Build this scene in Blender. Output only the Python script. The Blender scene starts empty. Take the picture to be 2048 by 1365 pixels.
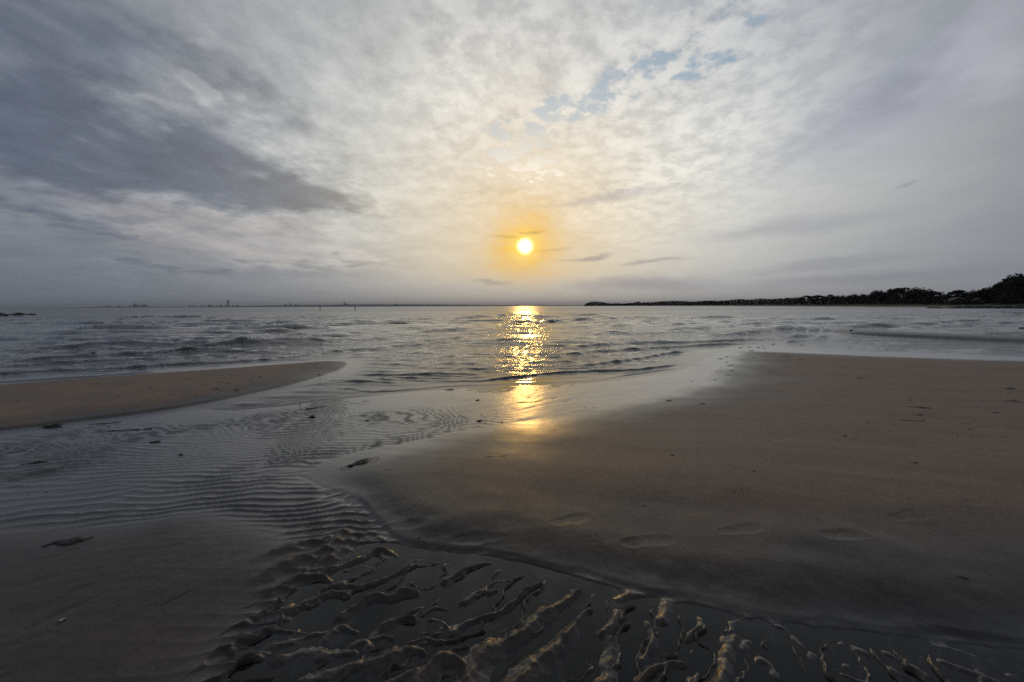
import bpy, bmesh, math, random
import numpy as np
from mathutils import Matrix, Vector, noise as mnoise

random.seed(11)
RNG = np.random.RandomState(7)
scene = bpy.context.scene
C = scene.collection

# ------------------------------------------------------------------ camera
CAM_H = 1.5
FPX = 740.0                      # focal length in pixels of a 2048 px wide frame
PITCH = math.atan(70.0 / FPX)
ROLL = 0.0040
F = Vector((0, math.cos(PITCH), -math.sin(PITCH)))
R0 = Vector((1, 0, 0)); U0 = Vector((0, math.sin(PITCH), math.cos(PITCH)))
RV = R0 * math.cos(ROLL) - U0 * math.sin(ROLL)
UV = R0 * math.sin(ROLL) + U0 * math.cos(ROLL)
cam_data = bpy.data.cameras.new('camera')
cam_data.sensor_width = 36.0
cam_data.lens = FPX / 2048 * 36.0
cam_data.clip_start = 0.05
cam_data.clip_end = 120000
cam = bpy.data.objects.new('camera', cam_data)
M = Matrix(((RV.x, UV.x, -F.x, 0), (RV.y, UV.y, -F.y, 0), (RV.z, UV.z, -F.z, CAM_H), (0, 0, 0, 1)))
cam.matrix_world = M
C.objects.link(cam)
scene.camera = cam

# ------------------------------------------------------------------ render settings
scene.render.engine = 'CYCLES'
scene.view_settings.view_transform = 'Standard'
scene.view_settings.look = 'None'
scene.view_settings.exposure = 0.0
scene.view_settings.gamma = 1.0
scene.view_settings.use_curve_mapping = False
cy = scene.cycles
cy.use_adaptive_sampling = True
cy.adaptive_threshold = 0.01
cy.adaptive_min_samples = 10
cy.use_denoising = False
cy.denoiser = 'OPENIMAGEDENOISE'
cy.max_bounces = 4
cy.diffuse_bounces = 1
cy.glossy_bounces = 2
cy.transmission_bounces = 3
cy.transparent_max_bounces = 8
cy.volume_bounces = 0
cy.sample_clamp_indirect = 6.0
cy.caustics_reflective = False
cy.caustics_refractive = False


def ray(px, py):
    return F + RV * ((px - 1024.0) / FPX) + UV * ((682.5 - py) / FPX)


def on_plane(px, py, z=0.0):
    d = ray(px, py)
    t = (z - CAM_H) / d.z
    return Vector((d.x * t, d.y * t, z))


def at_dist(px, py, D):
    d = ray(px, py)
    t = D / d.y
    return Vector((d.x * t, D, CAM_H + d.z * t))


# ------------------------------------------------------------------ sun
sun_dir = ray(1050, 493).normalized()
SUN_EL = math.asin(sun_dir.z)
SUN_AZ = math.atan2(sun_dir.x, sun_dir.y)
sl = bpy.data.lights.new('sun', 'SUN')
sl.energy = 0.13
sl.angle = math.radians(2.4)
sl.color = (1.0, 0.55, 0.14)
sun = bpy.data.objects.new('sun', sl)
sun.rotation_euler = sun_dir.to_track_quat('Z', 'Y').to_euler()
sun.location = (0, 0, 60)
C.objects.link(sun)


# ------------------------------------------------------------------ node helper
class NT:
    def __init__(self, tree):
        self.t = tree; self.n = tree.nodes; self.l = tree.links

    def node(self, typ, **kw):
        nd = self.n.new(typ)
        for k, v in kw.items():
            setattr(nd, k, v)
        return nd

    def put(self, sock, v):
        if hasattr(v, 'is_output') or isinstance(v, bpy.types.NodeSocket):
            self.l.new(v, sock)
        elif v is not None:
            if sock.type == 'VECTOR' or sock.type == 'RGBA':
                if isinstance(v, (int, float)):
                    v = (v, v, v)
                v = tuple(v)
                sock.default_value = v + (1.0,) if (sock.type == 'RGBA' and len(v) == 3) else v
            else:
                sock.default_value = v

    def math(self, op, a, b=None, c=None, clamp=False):
        nd = self.node('ShaderNodeMath', operation=op, use_clamp=clamp)
        self.put(nd.inputs[0], a)
        if b is not None: self.put(nd.inputs[1], b)
        if c is not None: self.put(nd.inputs[2], c)
        return nd.outputs[0]

    def vec(self, op, a, b=None, c=None, out=0, scale=None):
        nd = self.node('ShaderNodeVectorMath', operation=op)
        self.put(nd.inputs[0], a)
        if b is not None: self.put(nd.inputs[1], b)
        if c is not None: self.put(nd.inputs[2], c)
        if scale is not None: self.put(nd.inputs['Scale'], scale)
        return nd.outputs['Value'] if op in ('DOT_PRODUCT', 'LENGTH', 'DISTANCE') else nd.outputs[0]

    def sep(self, v):
        nd = self.node('ShaderNodeSeparateXYZ'); self.put(nd.inputs[0], v); return nd.outputs

    def comb(self, x, y, z):
        nd = self.node('ShaderNodeCombineXYZ')
        self.put(nd.inputs[0], x); self.put(nd.inputs[1], y); self.put(nd.inputs[2], z)
        return nd.outputs[0]

    def noise(self, v, scale, detail=4, rough=0.55, dist=0.0, color=False, lac=2.0):
        nd = self.node('ShaderNodeTexNoise')
        self.put(nd.inputs['Vector'], v)
        nd.inputs['Scale'].default_value = scale; nd.inputs['Detail'].default_value = detail
        nd.inputs['Roughness'].default_value = rough; nd.inputs['Distortion'].default_value = dist
        nd.inputs['Lacunarity'].default_value = lac
        return nd.outputs['Color'] if color else nd.outputs[0]

    def mapr(self, v, a, b, c=0.0, d=1.0, smooth=True):
        nd = self.node('ShaderNodeMapRange', interpolation_type='SMOOTHSTEP' if smooth else 'LINEAR')
        self.put(nd.inputs['Value'], v)
        for k, x in zip(('From Min', 'From Max', 'To Min', 'To Max'), (a, b, c, d)):
            self.put(nd.inputs[k], x)
        return nd.outputs[0]

    def mix(self, f, a, b, blend='MIX', clampf=True):
        nd = self.node('ShaderNodeMix', data_type='RGBA', blend_type=blend, clamp_factor=clampf)
        self.put(nd.inputs['Factor'], f)
        self.put(nd.inputs['A'] if False else nd.inputs[6], a)
        self.put(nd.inputs[7], b)
        return nd.outputs[2]

    def mixf(self, f, a, b):
        nd = self.node('ShaderNodeMix', data_type='FLOAT')
        self.put(nd.inputs[0], f); self.put(nd.inputs[2], a); self.put(nd.inputs[3], b)
        return nd.outputs[0]

    def mapping(self, v, loc=(0, 0, 0), rot=(0, 0, 0), scale=(1, 1, 1), typ='POINT'):
        nd = self.node('ShaderNodeMapping', vector_type=typ)
        self.put(nd.inputs['Vector'], v)
        nd.inputs['Location'].default_value = loc; nd.inputs['Rotation'].default_value = rot
        nd.inputs['Scale'].default_value = scale
        return nd.outputs[0]

    def blobs(self, A, E, spots):
        """three soft ellipses at once: A, E hold azimuth and elevation three times over"""
        spots = list(spots) + [(0, 3.0, 0.01, 0.01, 0)] * (3 - len(spots))
        k = [[], [], [], [], [], []]
        for (az, el, sa, se, rot) in spots:
            sa *= 0.66; se *= 0.66
            c_, s_ = math.cos(rot), math.sin(rot)
            for L, v in zip(k, (c_ / sa, s_ / sa, -(c_ * az + s_ * el) / sa, -s_ / se, c_ / se, (s_ * az - c_ * el) / se)):
                L.append(v)
        u = self.vec('MULTIPLY_ADD', A, k[0], self.vec('MULTIPLY_ADD', E, k[1], k[2]))
        w = self.vec('MULTIPLY_ADD', A, k[3], self.vec('MULTIPLY_ADD', E, k[4], k[5]))
        q = self.vec('MULTIPLY_ADD', u, u, self.vec('MULTIPLY', w, w))
        f = self.vec('MAXIMUM', self.vec('SUBTRACT', (1, 1, 1), q), (0, 0, 0))
        return self.vec('MULTIPLY', f, f)

    def blobsum(self, A, E, lst):
        """lst of ((az, el, sa, se, rot), weight) -> weighted sum"""
        tot = None
        for i in range(0, len(lst), 3):
            ch = lst[i:i + 3]
            w = [c[1] for c in ch] + [0.0] * (3 - len(ch))
            d = self.vec('DOT_PRODUCT', self.blobs(A, E, [c[0] for c in ch]), w)
            tot = d if tot is None else self.math('ADD', tot, d)
        return tot


# ------------------------------------------------------------------ world: sunset sky with broken cloud
def build_world():
    w = bpy.data.worlds.new('World'); scene.world = w; w.use_nodes = True
    w.cycles.sampling_method = 'MANUAL'; w.cycles.sample_map_resolution = 512
    g = NT(w.node_tree); g.n.clear()
    tc = g.node('ShaderNodeTexCoord').outputs['Generated']
    d = g.vec('NORMALIZE', tc)
    x, y, z = g.sep(d)
    az = g.math('ARCTAN2', x, y)
    el = g.math('ARCSINE', z)
    elp = g.math('MAXIMUM', el, 0.0)
    zz = g.math('ADD', g.math('MAXIMUM', z, 0.0), 0.16)
    pl = g.comb(g.math('DIVIDE', x, zz), g.math('DIVIDE', y, zz), 0.0)      # flat cloud deck seen from below
    # angle to the sun
    sd = g.vec('DOT_PRODUCT', d, tuple(sun_dir))
    ang = g.math('ARCCOSINE', g.math('MINIMUM', sd, 1.0))
    ang = g.math('MULTIPLY', ang, 180 / math.pi)
    # the cloud streets run toward a point on the horizon a little right of the sun
    sta = math.radians(14)
    along = g.vec('DOT_PRODUCT', pl, (math.sin(sta), math.cos(sta), 0)); across = g.vec('DOT_PRODUCT', pl, (math.cos(sta), -math.sin(sta), 0))
    pls = g.comb(across, g.math('MULTIPLY', along, 0.85), 0.0)
    # domain warp
    wn = g.noise(pls, 1.7, 4, 0.60, color=True)
    wn = g.vec('SUBTRACT', wn, (0.5, 0.5, 0.5))
    wx, wy, wz = g.sep(wn)

    def warped(ka, ke):
        a_ = g.math('MULTIPLY_ADD', wx, ka, az) if ka else az
        e_ = g.math('MULTIPLY_ADD', wy, ke, el) if ke else el
        return g.comb(a_, a_, a_), g.comb(e_, e_, e_)

    AW, EW = warped(0.42, 0.20)      # ragged edges
    AS, ES = warped(0.14, 0.05)      # soft edges

    def AE(px, py):
        dd = ray(px, py).normalized()
        return math.atan2(dd.x, dd.y), math.asin(dd.z)

    def spot(px, py, rx, ry):
        a, e = AE(px, py)
        dd = ray(px, py); k = math.hypot(1, (px - 1024) / FPX)
        return a, e, rx / FPX / (k * k), ry / FPX / k

    # ---- smooth veil: brightness of the cloud sheet
    veil = (0.210, 0.230, 0.268)
    acc = None

    def add3(A, E, lst):
        nonlocal acc
        for i in range(0, len(lst), 3):
            ch = lst[i:i + 3]
            f3 = g.blobs(A, E, [spot(*c[1:5]) + (c[5],) for c in ch])
            cols = [c[0] for c in ch] + [(0, 0, 0)] * (3 - len(ch))
            rgb = [g.vec('DOT_PRODUCT', f3, (cols[0][j], cols[1][j], cols[2][j])) for j in range(3)]
            acc = g.vec('ADD', acc, g.comb(*rgb))

    # light spreading from the sun through the sheet
    f1 = g.math('EXPONENT', g.math('MULTIPLY', g.math('MULTIPLY', ang, ang), -1.0 / 34 ** 2))
    fv = g.math('MULTIPLY_ADD', g.math('EXPONENT', g.math('MULTIPLY', g.math('MULTIPLY', ang, ang), -1.0 / 78 ** 2)), 0.66, 0.38)   # the sheet dims away from the sun
    acc = g.vec('MULTIPLY_ADD', g.comb(f1, f1, f1), (0.28, 0.275, 0.225), g.vec('SCALE', veil, scale=fv))
    f1b = g.math('EXPONENT', g.math('DIVIDE', ang, -55.0))
    acc = g.vec('MULTIPLY_ADD', g.comb(f1b, f1b, f1b), (0.10, 0.10, 0.095), acc)
    add3(AS, ES, [((0.17, 0.172, 0.172), 1200, 220, 1050, 470, 0), ((0.18, 0.165, 0.125), 1480, 400, 1000, 440, 0), ((-0.05, -0.045, -0.01), 1760, 220, 460, 200, 0.40)])
    add3(AW, EW, [((0.11, 0.11, 0.09), 700, 330, 620, 520, 0), ((0.11, 0.065, 0.04), 480, 468, 560, 90, -0.06), ((0.13, 0.11, 0.11), 1990, 70, 300, 190, 0)])
    cloud = g.vec('MULTIPLY', acc, (0.955, 0.995, 1.07))
    # ---- texture of the sheet
    n1 = g.noise(pls, 3.1, 7, 0.66)
    tex = g.mapr(n1, 0.28, 0.72, -1, 1, smooth=False)
    sm = g.mapr(az, 0.15, 0.60, 1.0, 0.22)          # smoother to the right and low down
    sm2 = g.mapr(el, 0.0, 0.24, 0.25, 1.0)
    amp = g.math('MULTIPLY', g.math('MULTIPLY', sm, sm2), g.mapr(az, -0.55, -0.05, 0.42, 0.22))
    tf = g.math('MULTIPLY_ADD', tex, amp, 1.0)
    # ---- altocumulus cells in the middle
    n2 = g.noise(pl, 11.0, 4, 0.62)
    acm = g.math('MINIMUM', g.blobsum(AS, ES, [(spot(1170, 200, 900, 520) + (0,), 1.6)]), 1.0)
    puff = g.mapr(n2, 0.34, 0.64, -1.0, 1.0)
    pf = g.math('MULTIPLY_ADD', g.math('MULTIPLY', puff, acm), 0.15, tf)
    # ---- heavier dark clouds, left
    D = g.blobsum(AW, EW, [(spot(px, py, rx, ry) + (rot,), k) for (px, py, rx, ry, k, rot) in [
        (40, 190, 800, 300, 0.95, 0.0), (330, 335, 820, 150, 1.20, -0.06), (500, 265, 420, 240, 0.75, -0.55),
        (660, 375, 420, 90, 0.50, -0.10), (40, 345, 520, 80, 0.85, -0.10), (110, 50, 640, 190, 0.42, 0.0),
        (230, 432, 520, 56, 0.42, -0.1), (860, 50, 460, 170, 0.42, -0.6), (600, 520, 560, 50, 0.45, 0.0),
        (1430, 20, 420, 80, 0.45, 0.15), (310, 528, 400, 46, 0.40, 0.0), (320, 288, 190, 46, -0.75, -0.15),
        (60, 308, 200, 34, -0.6, 0.05), (440, 215, 170, 34, -0.5, -0.3), (1090, 60, 300, 90, 0.28, -0.3)]])
    n3 = g.noise(g.vec('MULTIPLY_ADD', pls, (1.0, 1.15, 1.0), (7.3, 3.1, 0.0)), 2.5, 7, 0.60)
    dd_ = g.math('MULTIPLY_ADD', g.math('MULTIPLY', g.math('SUBTRACT', n3, 0.5), 2.1), g.mapr(D, 0.0, 0.40, 0.12, 1.0), g.math('MULTIPLY', D, 0.66))
    dark = g.mapr(dd_, 0.06, 0.80)
    rim = g.math('MULTIPLY', g.mapr(dd_, -0.10, 0.12), g.mapr(dd_, 0.12, 0.34, 1.0, 0.0))
    rim = g.math('MULTIPLY', rim, g.mapr(D, 0.05, 0.5))
    rf = g.math('MULTIPLY_ADD', rim, 0.20, pf)
    cloud = g.vec('MULTIPLY', cloud, g.comb(g.math('POWER', rf, 1.12), rf, g.math('POWER', rf, 0.82)))
    dcol = g.vec('MULTIPLY_ADD', g.comb(f1, f1, f1), (0.16, 0.165, 0.145), (0.092, 0.116, 0.176))
    n3b = g.mapr(n1, 0.3, 0.7, 0.85, 1.25)
    dcol = g.vec('MULTIPLY', dcol, g.comb(n3b, n3b, n3b))
    cloud = g.mix(g.math('MULTIPLY', dark, 0.94), cloud, dcol)
    # ---- thin grey bars and streaks near the sun and on the right
    S = g.blobsum(AS, ES, [(spot(px, py, rx, ry) + (rot,), k * 0.8) for (px, py, rx, ry, k, rot) in [
        (1230, 392, 300, 24, 0.30, 0.07), (1180, 518, 110, 9, 0.5, 0.10), (1300, 526, 160, 12, 0.40, 0.03),
        (1560, 455, 400, 40, 0.25, 0.05), (1640, 530, 400, 26, 0.24, 0.05), (1280, 570, 320, 34, 0.40, -0.02),
        (990, 566, 90, 12, 0.35, 0), (1700, 560, 560, 34, 0.26, 0.02), (1790, 370, 60, 10, 0.25, 0.2),
        (1066, 463, 60, 9, 0.40, 0.03), (1010, 470, 60, 8, 0.25, 0.0), (1100, 500, 110, 8, 0.2, 0.03), (560, 545, 500, 26, 0.22, 0), (1700, 240, 560, 90, 0.20, 0.35)]])
    # ---- warm glow round the sun
    dx = g.math('SUBTRACT', az, SUN_AZ)
    hb_a = g.math('MULTIPLY', g.math('SUBTRACT', n1, 0.5), 5.0)
    angw = g.math('MAXIMUM', g.math('ADD', g.math('MULTIPLY_ADD', wx, 5.0, ang), hb_a), 0.0)
    a2 = g.math('MULTIPLY', angw, angw)
    lowf = g.mapr(el, math.radians(1.5), math.radians(5.5), 0.42, 1.0)
    g1 = g.math('MULTIPLY', g.math('EXPONENT', g.math('MULTIPLY', a2, -1.0 / 4.7 ** 2)), lowf)
    g2 = g.math('MULTIPLY', g.math('EXPONENT', g.math('MULTIPLY', a2, -1.0 / 18.0 ** 2)), lowf)
    g3 = g.math('MULTIPLY', g.math('EXPONENT', g.math('MULTIPLY', a2, -1.0 / 32.0 ** 2)), lowf)
    cloud = g.vec('MULTIPLY_ADD', g.comb(g3, g3, g3), (0.115, 0.070, -0.015), cloud)
    cloud = g.mix(g.math('MULTIPLY', g2, 0.68), cloud, (0.90, 0.66, 0.34))
    cloud = g.mix(g.math('MULTIPLY', g1, 0.92), cloud, (1.02, 0.58, 0.055))
    Sf = g.math('SUBTRACT', 1.0, S)
    cloud = g.vec('MULTIPLY', cloud, g.comb(Sf, Sf, g.math('SUBTRACT', 1.0, g.math('MULTIPLY', S, 0.75))))
    # ---- horizon murk
    hz = g.math('EXPONENT', g.math('DIVIDE', elp, g.mapr(az, -0.8, 0.1, -0.10, -0.045)))
    hsun = g.math('EXPONENT', g.math('MULTIPLY', g.math('POWER', g.math('DIVIDE', dx, 0.55), 2.0), -1.0))
    hcol = g.vec('MULTIPLY_ADD', g.comb(hsun, hsun, hsun), (0.31, 0.20, 0.08), (0.112, 0.140, 0.18))
    hr = g.mapr(az, 0.15, 0.75)
    hcol = g.vec('MULTIPLY_ADD', g.comb(hr, hr, hr), (0.15, 0.12, 0.09), hcol)
    cloud = g.mix(g.math('MULTIPLY', hz, 0.88), cloud, hcol)
    cloud = g.vec('MAXIMUM', cloud, (0.01, 0.01, 0.01))
    # ---- clear sky behind the gaps
    sky = g.node('ShaderNodeTexSky', sky_type='NISHITA')
    sky.sun_disc = False
    sky.sun_elevation = SUN_EL
    sky.sun_rotation = SUN_AZ
    sky.air_density = 1.2; sky.dust_density = 1.5; sky.ozone_density = 1.5
    G = g.blobsum(AS, ES, [(spot(px, py, rx * 2.1, ry * 2.1) + (0,), k * 1.4) for (px, py, rx, ry, k) in [(1040, 288, 90, 48, 0.72), (1150, 218, 100, 28, 0.95), (1285, 152, 90, 32, 0.75),
                                (1420, 128, 80, 28, 0.65), (1430, 50, 160, 50, 0.35), (1050, 340, 140, 26, 0.5),
                                ]])
    gap = g.mapr(g.math('ADD', G, g.math('MULTIPLY', g.math('SUBTRACT', 0.46, n2), 6.0)), 0.25, 1.25)
    gap = g.math('MULTIPLY', gap, g.mapr(G, 0.0, 0.55))
    skyc = g.vec('MULTIPLY', sky.outputs[0], (0.10, 0.10, 0.10))
    skyc = g.vec('ADD', g.vec('MULTIPLY', skyc, (0.6, 0.6, 0.6)), (0.13, 0.215, 0.30))   # thin veil over the blue
    col = g.mix(g.math('MULTIPLY', gap, 0.80), cloud, skyc)
    # ---- the sun seen through the thin cloud
    core = g.mapr(g.math('ADD', ang, g.math('MULTIPLY', g.sep(wn)[1], 0.8)), 0.20, 1.55, 1.0, 0.0)
    col = g.vec('MULTIPLY_ADD', g.comb(core, core, core), (4.0, 3.2, 1.8), col)
    halo = g.math('EXPONENT', g.math('MULTIPLY', g.math('POWER', g.math('DIVIDE', ang, 1.9), 2.0), -1.0))
    col = g.vec('MULTIPLY_ADD', g.comb(halo, halo, halo), (0.30, 0.34, 0.12), col)
    # ---- ground colour below the horizon
    bl = g.mapr(z, -0.02, 0.0)
    col = g.mix(bl, (0.06, 0.06, 0.06), col)
    bg = g.node('ShaderNodeBackground')
    bg.inputs['Strength'].default_value = 0.1
    g.l.new(g.vec('SCALE', col, scale=10.0), bg.inputs['Color'])
    out = g.node('ShaderNodeOutputWorld')
    g.l.new(bg.outputs[0], out.inputs[0])


build_world()
#MARK

# ------------------------------------------------------------------ numeric helpers
def sstep(a, b, x):
    t = np.clip((x - a) / (b - a), 0, 1)
    return t * t * (3 - 2 * t)


_perm = np.random.RandomState(3).rand(256, 256)


def vnoise(x, y, seed=0):
    xi = np.floor(x).astype(np.int64); yi = np.floor(y).astype(np.int64)
    fx = x - xi; fy = y - yi
    fx = fx * fx * fx * (fx * (fx * 6 - 15) + 10); fy = fy * fy * fy * (fy * (fy * 6 - 15) + 10)
    xi = xi + seed * 37; yi = yi + seed * 91
    x0 = xi & 255; x1 = (xi + 1) & 255; y0 = yi & 255; y1 = (yi + 1) & 255
    a = _perm[x0, y0]; b = _perm[x1, y0]; c = _perm[x0, y1]; d = _perm[x1, y1]
    return (a + (b - a) * fx) * (1 - fy) + (c + (d - c) * fx) * fy - 0.5


def fbm(x, y, seed=0, octv=4, gain=0.5):
    s = 0; a = 1.0; f = 1.0
    for i in range(octv):
        s = s + a * vnoise(x * f + 13.1 * i, y * f - 7.7 * i, seed + i)
        a *= gain; f *= 2.03
    return s


def seg_dist(x, y, ax, ay, bx, by):
    dx, dy = bx - ax, by - ay
    L = dx * dx + dy * dy + 1e-12
    t = np.clip(((x - ax) * dx + (y - ay) * dy) / L, 0, 1)
    return np.hypot(x - (ax + t * dx), y - (ay + t * dy)), t


def line_dist(pts, x, y):
    d = np.full(x.shape, 1e9)
    for (a, b) in zip(pts[:-1], pts[1:]):
        d = np.minimum(d, seg_dist(x, y, a[0], a[1], b[0], b[1])[0])
    return d


def inside(pts, x, y):
    r = np.zeros(x.shape, bool)
    n = len(pts)
    for i in range(n):
        (ax, ay), (bx, by) = pts[i], pts[(i + 1) % n]
        if ay == by: continue
        c = ((ay > y) != (by > y)) & (x < (bx - ax) * (y - ay) / (by - ay) + ax)
        r ^= c
    return r


def sdf(pts, x, y):
    d = line_dist(list(pts) + [pts[0]], x, y)
    return np.where(inside(pts, x, y), d, -d)


def G(px, py):
    p = on_plane(px, py); return (p.x, p.y)


def GL(lst):
    return [G(*p) for p in lst]


def smooth_line(pts, n=4):
    """Catmull-Rom through ground points"""
    P = [Vector(p) for p in pts]
    P = [P[0] * 2 - P[1]] + P + [P[-1] * 2 - P[-2]]
    out = []
    for i in range(1, len(P) - 2):
        for k in range(n):
            t = k / n
            a, b, c, d = P[i - 1], P[i], P[i + 1], P[i + 2]
            q = 0.5 * ((2 * b) + (c - a) * t + (2 * a - 5 * b + 4 * c - d) * t * t + (3 * b - a - 3 * c + d) * t ** 3)
            out.append((q.x, q.y))
    out.append((P[-2].x, P[-2].y))
    return out


# ------------------------------------------------------------------ plan of the shore (metres on the ground)
BANK_NEAR = smooth_line(GL([(598, 958), (640, 978), (690, 992), (722, 1013), (745, 1042), (772, 1076), (830, 1099), (900, 1110),
                            (970, 1113), (1060, 1130), (1180, 1163), (1300, 1194), (1400, 1212), (1500, 1235),
                            (1700, 1262), (1900, 1285), (2100, 1305), (2800, 1350), (3800, 1400), (5600, 1480)]), 3)
BANK_FAR = smooth_line(GL([(5600, 790), (4000, 762), (2800, 741), (2400, 731), (2048, 722), (1800, 714), (1620, 707), (1510, 703), (1458, 707), (1442, 728),
                           (1408, 758), (1330, 786), (1200, 812), (1080, 834), (950, 858), (850, 880), (740, 900),
                           (650, 925), (598, 958)]), 3)
BANK = BANK_NEAR[:-1] + BANK_FAR[:-1]
BAR = smooth_line(GL([(-900, 820), (-400, 790), (0, 772), (200, 756), (400, 743), (560, 731), (640, 725), (690, 725), (699, 731), (680, 742),
                      (620, 762), (540, 782), (420, 808), (300, 828), (150, 848), (0, 866), (-400, 910), (-900, 960)]), 2)
THIN = smooth_line(GL([(1650, 664), (1700, 664), (1800, 668), (2048, 680), (2400, 700), (2400, 709), (2048, 687), (1850, 677), (1700, 670), (1650, 664)]), 2)
SHORE = GL([(-900, 818), (-400, 788), (0, 770), (200, 754), (400, 741), (560, 729), (640, 723), (695, 723), (704, 731), (685, 744),
            (625, 765), (545, 786), (440, 808), (405, 818), (470, 821), (560, 811), (650, 800), (760, 789), (900, 777),
            (1030, 770), (1170, 765), (1270, 755), (1360, 740), (1400, 722), (1430, 706), (1490, 697), (1580, 699),
            (1750, 710), (2048, 720), (2400, 729), (2800, 739)])
SEA = SHORE + [(4000, 30), (4000, 60000), (-4000, 60000), (-4000, 12)]
BUMP = GL([(-700, 1100), (0, 1062), (200, 1050), (300, 1040), (360, 1026), (420, 1018), (470, 1032), (540, 1050), (600, 1085),
           (620, 1130), (560, 1190), (500, 1260), (440, 1330), (400, 1420), (300, 1600), (-700, 1600)])
FOOT = [(800, 1028, 88, 2), (950, 1053, 96, 2), (1142, 1027, 84, 12), (1296, 1066, 104, 4), (1487, 1048, 104, 8), (1692, 1062, 92, -4),
        (1822, 1026, 100, 6), (1970, 1006, 80, 4), (2015, 908, 70, 10), (2040, 846, 50, 8), (2035, 862, 44, 4)]


def Z5(l): return [(560 + x / 2.926, 960 + y / 2.926) for x, y in l]
def Z6(l): return [(1200 + x / 2.415, 960 + y / 2.415) for x, y in l]


RIDGES = []   # (points px, half width px at start, at end, height m)
for pts, w0, w1, h in [
    ([(-60, 560), (0, 530), (150, 470), (300, 400), (375, 330)], 34, 30, .028), ([(-40, 450), (120, 390), (300, 345)], 30, 18, .02),
    ([(270, 490), (350, 430), (410, 370)], 28, 28, .028), ([(430, 330), (500, 345), (580, 340)], 22, 18, .018),
    ([(470, 360), (530, 320), (600, 350)], 18, 14, .016),
    ([(230, 570), (330, 525), (480, 470), (560, 430), (620, 422), (672, 450)], 22, 16, .026),
    ([(390, 540), (470, 505), (522, 520)], 18, 12, .018), ([(500, 480), (600, 490)], 12, 8, .012),
    ([(270, 645), (370, 610), (500, 625), (600, 592), (700, 548), (760, 505)], 20, 14, .030),
    ([(790, 475), (860, 452), (930, 430), (965, 452)], 14, 14, .022), ([(785, 512), (880, 500), (960, 480), (1060, 450)], 13, 8, .02),
    ([(970, 600), (1050, 550), (1130, 515), (1225, 485)], 20, 8, .028),
    ([(915, 632), (970, 625), (990, 642)], 13, 8, .016), ([(995, 645), (1065, 600)], 6, 4, .010),
    ([(1225, 612), (1280, 600), (1345, 595)], 12, 7, .020),
    ([(1080, 725), (1130, 690), (1190, 650), (1215, 668), (1262, 655)], 20, 8, .026), ([(1000, 765), (1085, 738)], 5, 5, .009),
    ([(355, 580), (420, 570)], 7, 5, .010),
    ([(-60, 670), (0, 640), (130, 595), (250, 580), (292, 597)], 30, 14, .026), ([(40, 795), (180, 725), (300, 675), (402, 690)], 28, 14, .028),
    ([(350, 825), (430, 770), (540, 695), (650, 695), (740, 662), (805, 672)], 26, 14, .032),
    ([(700, 790), (760, 770), (830, 750), (882, 715)], 12, 8, .020), ([(840, 785), (910, 750), (978, 765)], 18, 8, .024),
    ([(878, 820), (940, 825), (970, 860), (1010, 885)], 11, 12, .020), ([(805, 890), (880, 892), (940, 868)], 12, 9, .018),
    ([(1005, 890), (1100, 845), (1200, 812), (1300, 770), (1370, 730), (1430, 680), (1480, 640), (1528, 625)], 24, 8, .032),
    ([(550, 905), (630, 850), (700, 818), (785, 822)], 32, 16, .032), ([(260, 940), (340, 870), (435, 880)], 34, 18, .028),
    ([(520, 935), (600, 922), (655, 935)], 26, 14, .024),
    ([(720, 985), (780, 960), (860, 945), (920, 952), (1000, 940), (1090, 918), (1185, 905)], 22, 10, .030),
    ([(950, 1022), (1020, 1002), (1098, 990)], 14, 12, .022),
    ([(1100, 1240), (1180, 1070), (1250, 1000), (1350, 935), (1450, 870), (1550, 800), (1620, 750), (1690, 695), (1742, 655)], 62, 9, .036),
    ([(1340, 1240), (1480, 1120), (1600, 1020), (1680, 920), (1740, 830), (1770, 785), (1812, 765)], 56, 8, .036),
    ([(800, 1200), (900, 1085), (960, 1050), (1030, 1070), (1070, 1105)], 46, 20, .034), ([(540, 1095), (650, 1050), (730, 1005), (832, 1022)], 44, 22, .032),
    ([(420, 965), (480, 942), (520, 980)], 30, 22, .026), ([(-40, 880), (80, 892), (140, 900)], 20, 12, .02),
    ([(-40, 980), (110, 935), (250, 905)], 36, 24, .024), ([(-20, 1070), (150, 1015), (300, 1022), (430, 1005)], 40, 26, .026),
    ([(150, 1180), (320, 1120), (460, 1090)], 46, 34, .026), ([(1280, 1095), (1400, 1012), (1455, 972)], 9, 7, .012),
    ([(560, 1250), (700, 1180), (800, 1140)], 40, 30, .028)]:
    RIDGES.append((Z5(pts), w0 / 2.926, w1 / 2.926, h))
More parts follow.
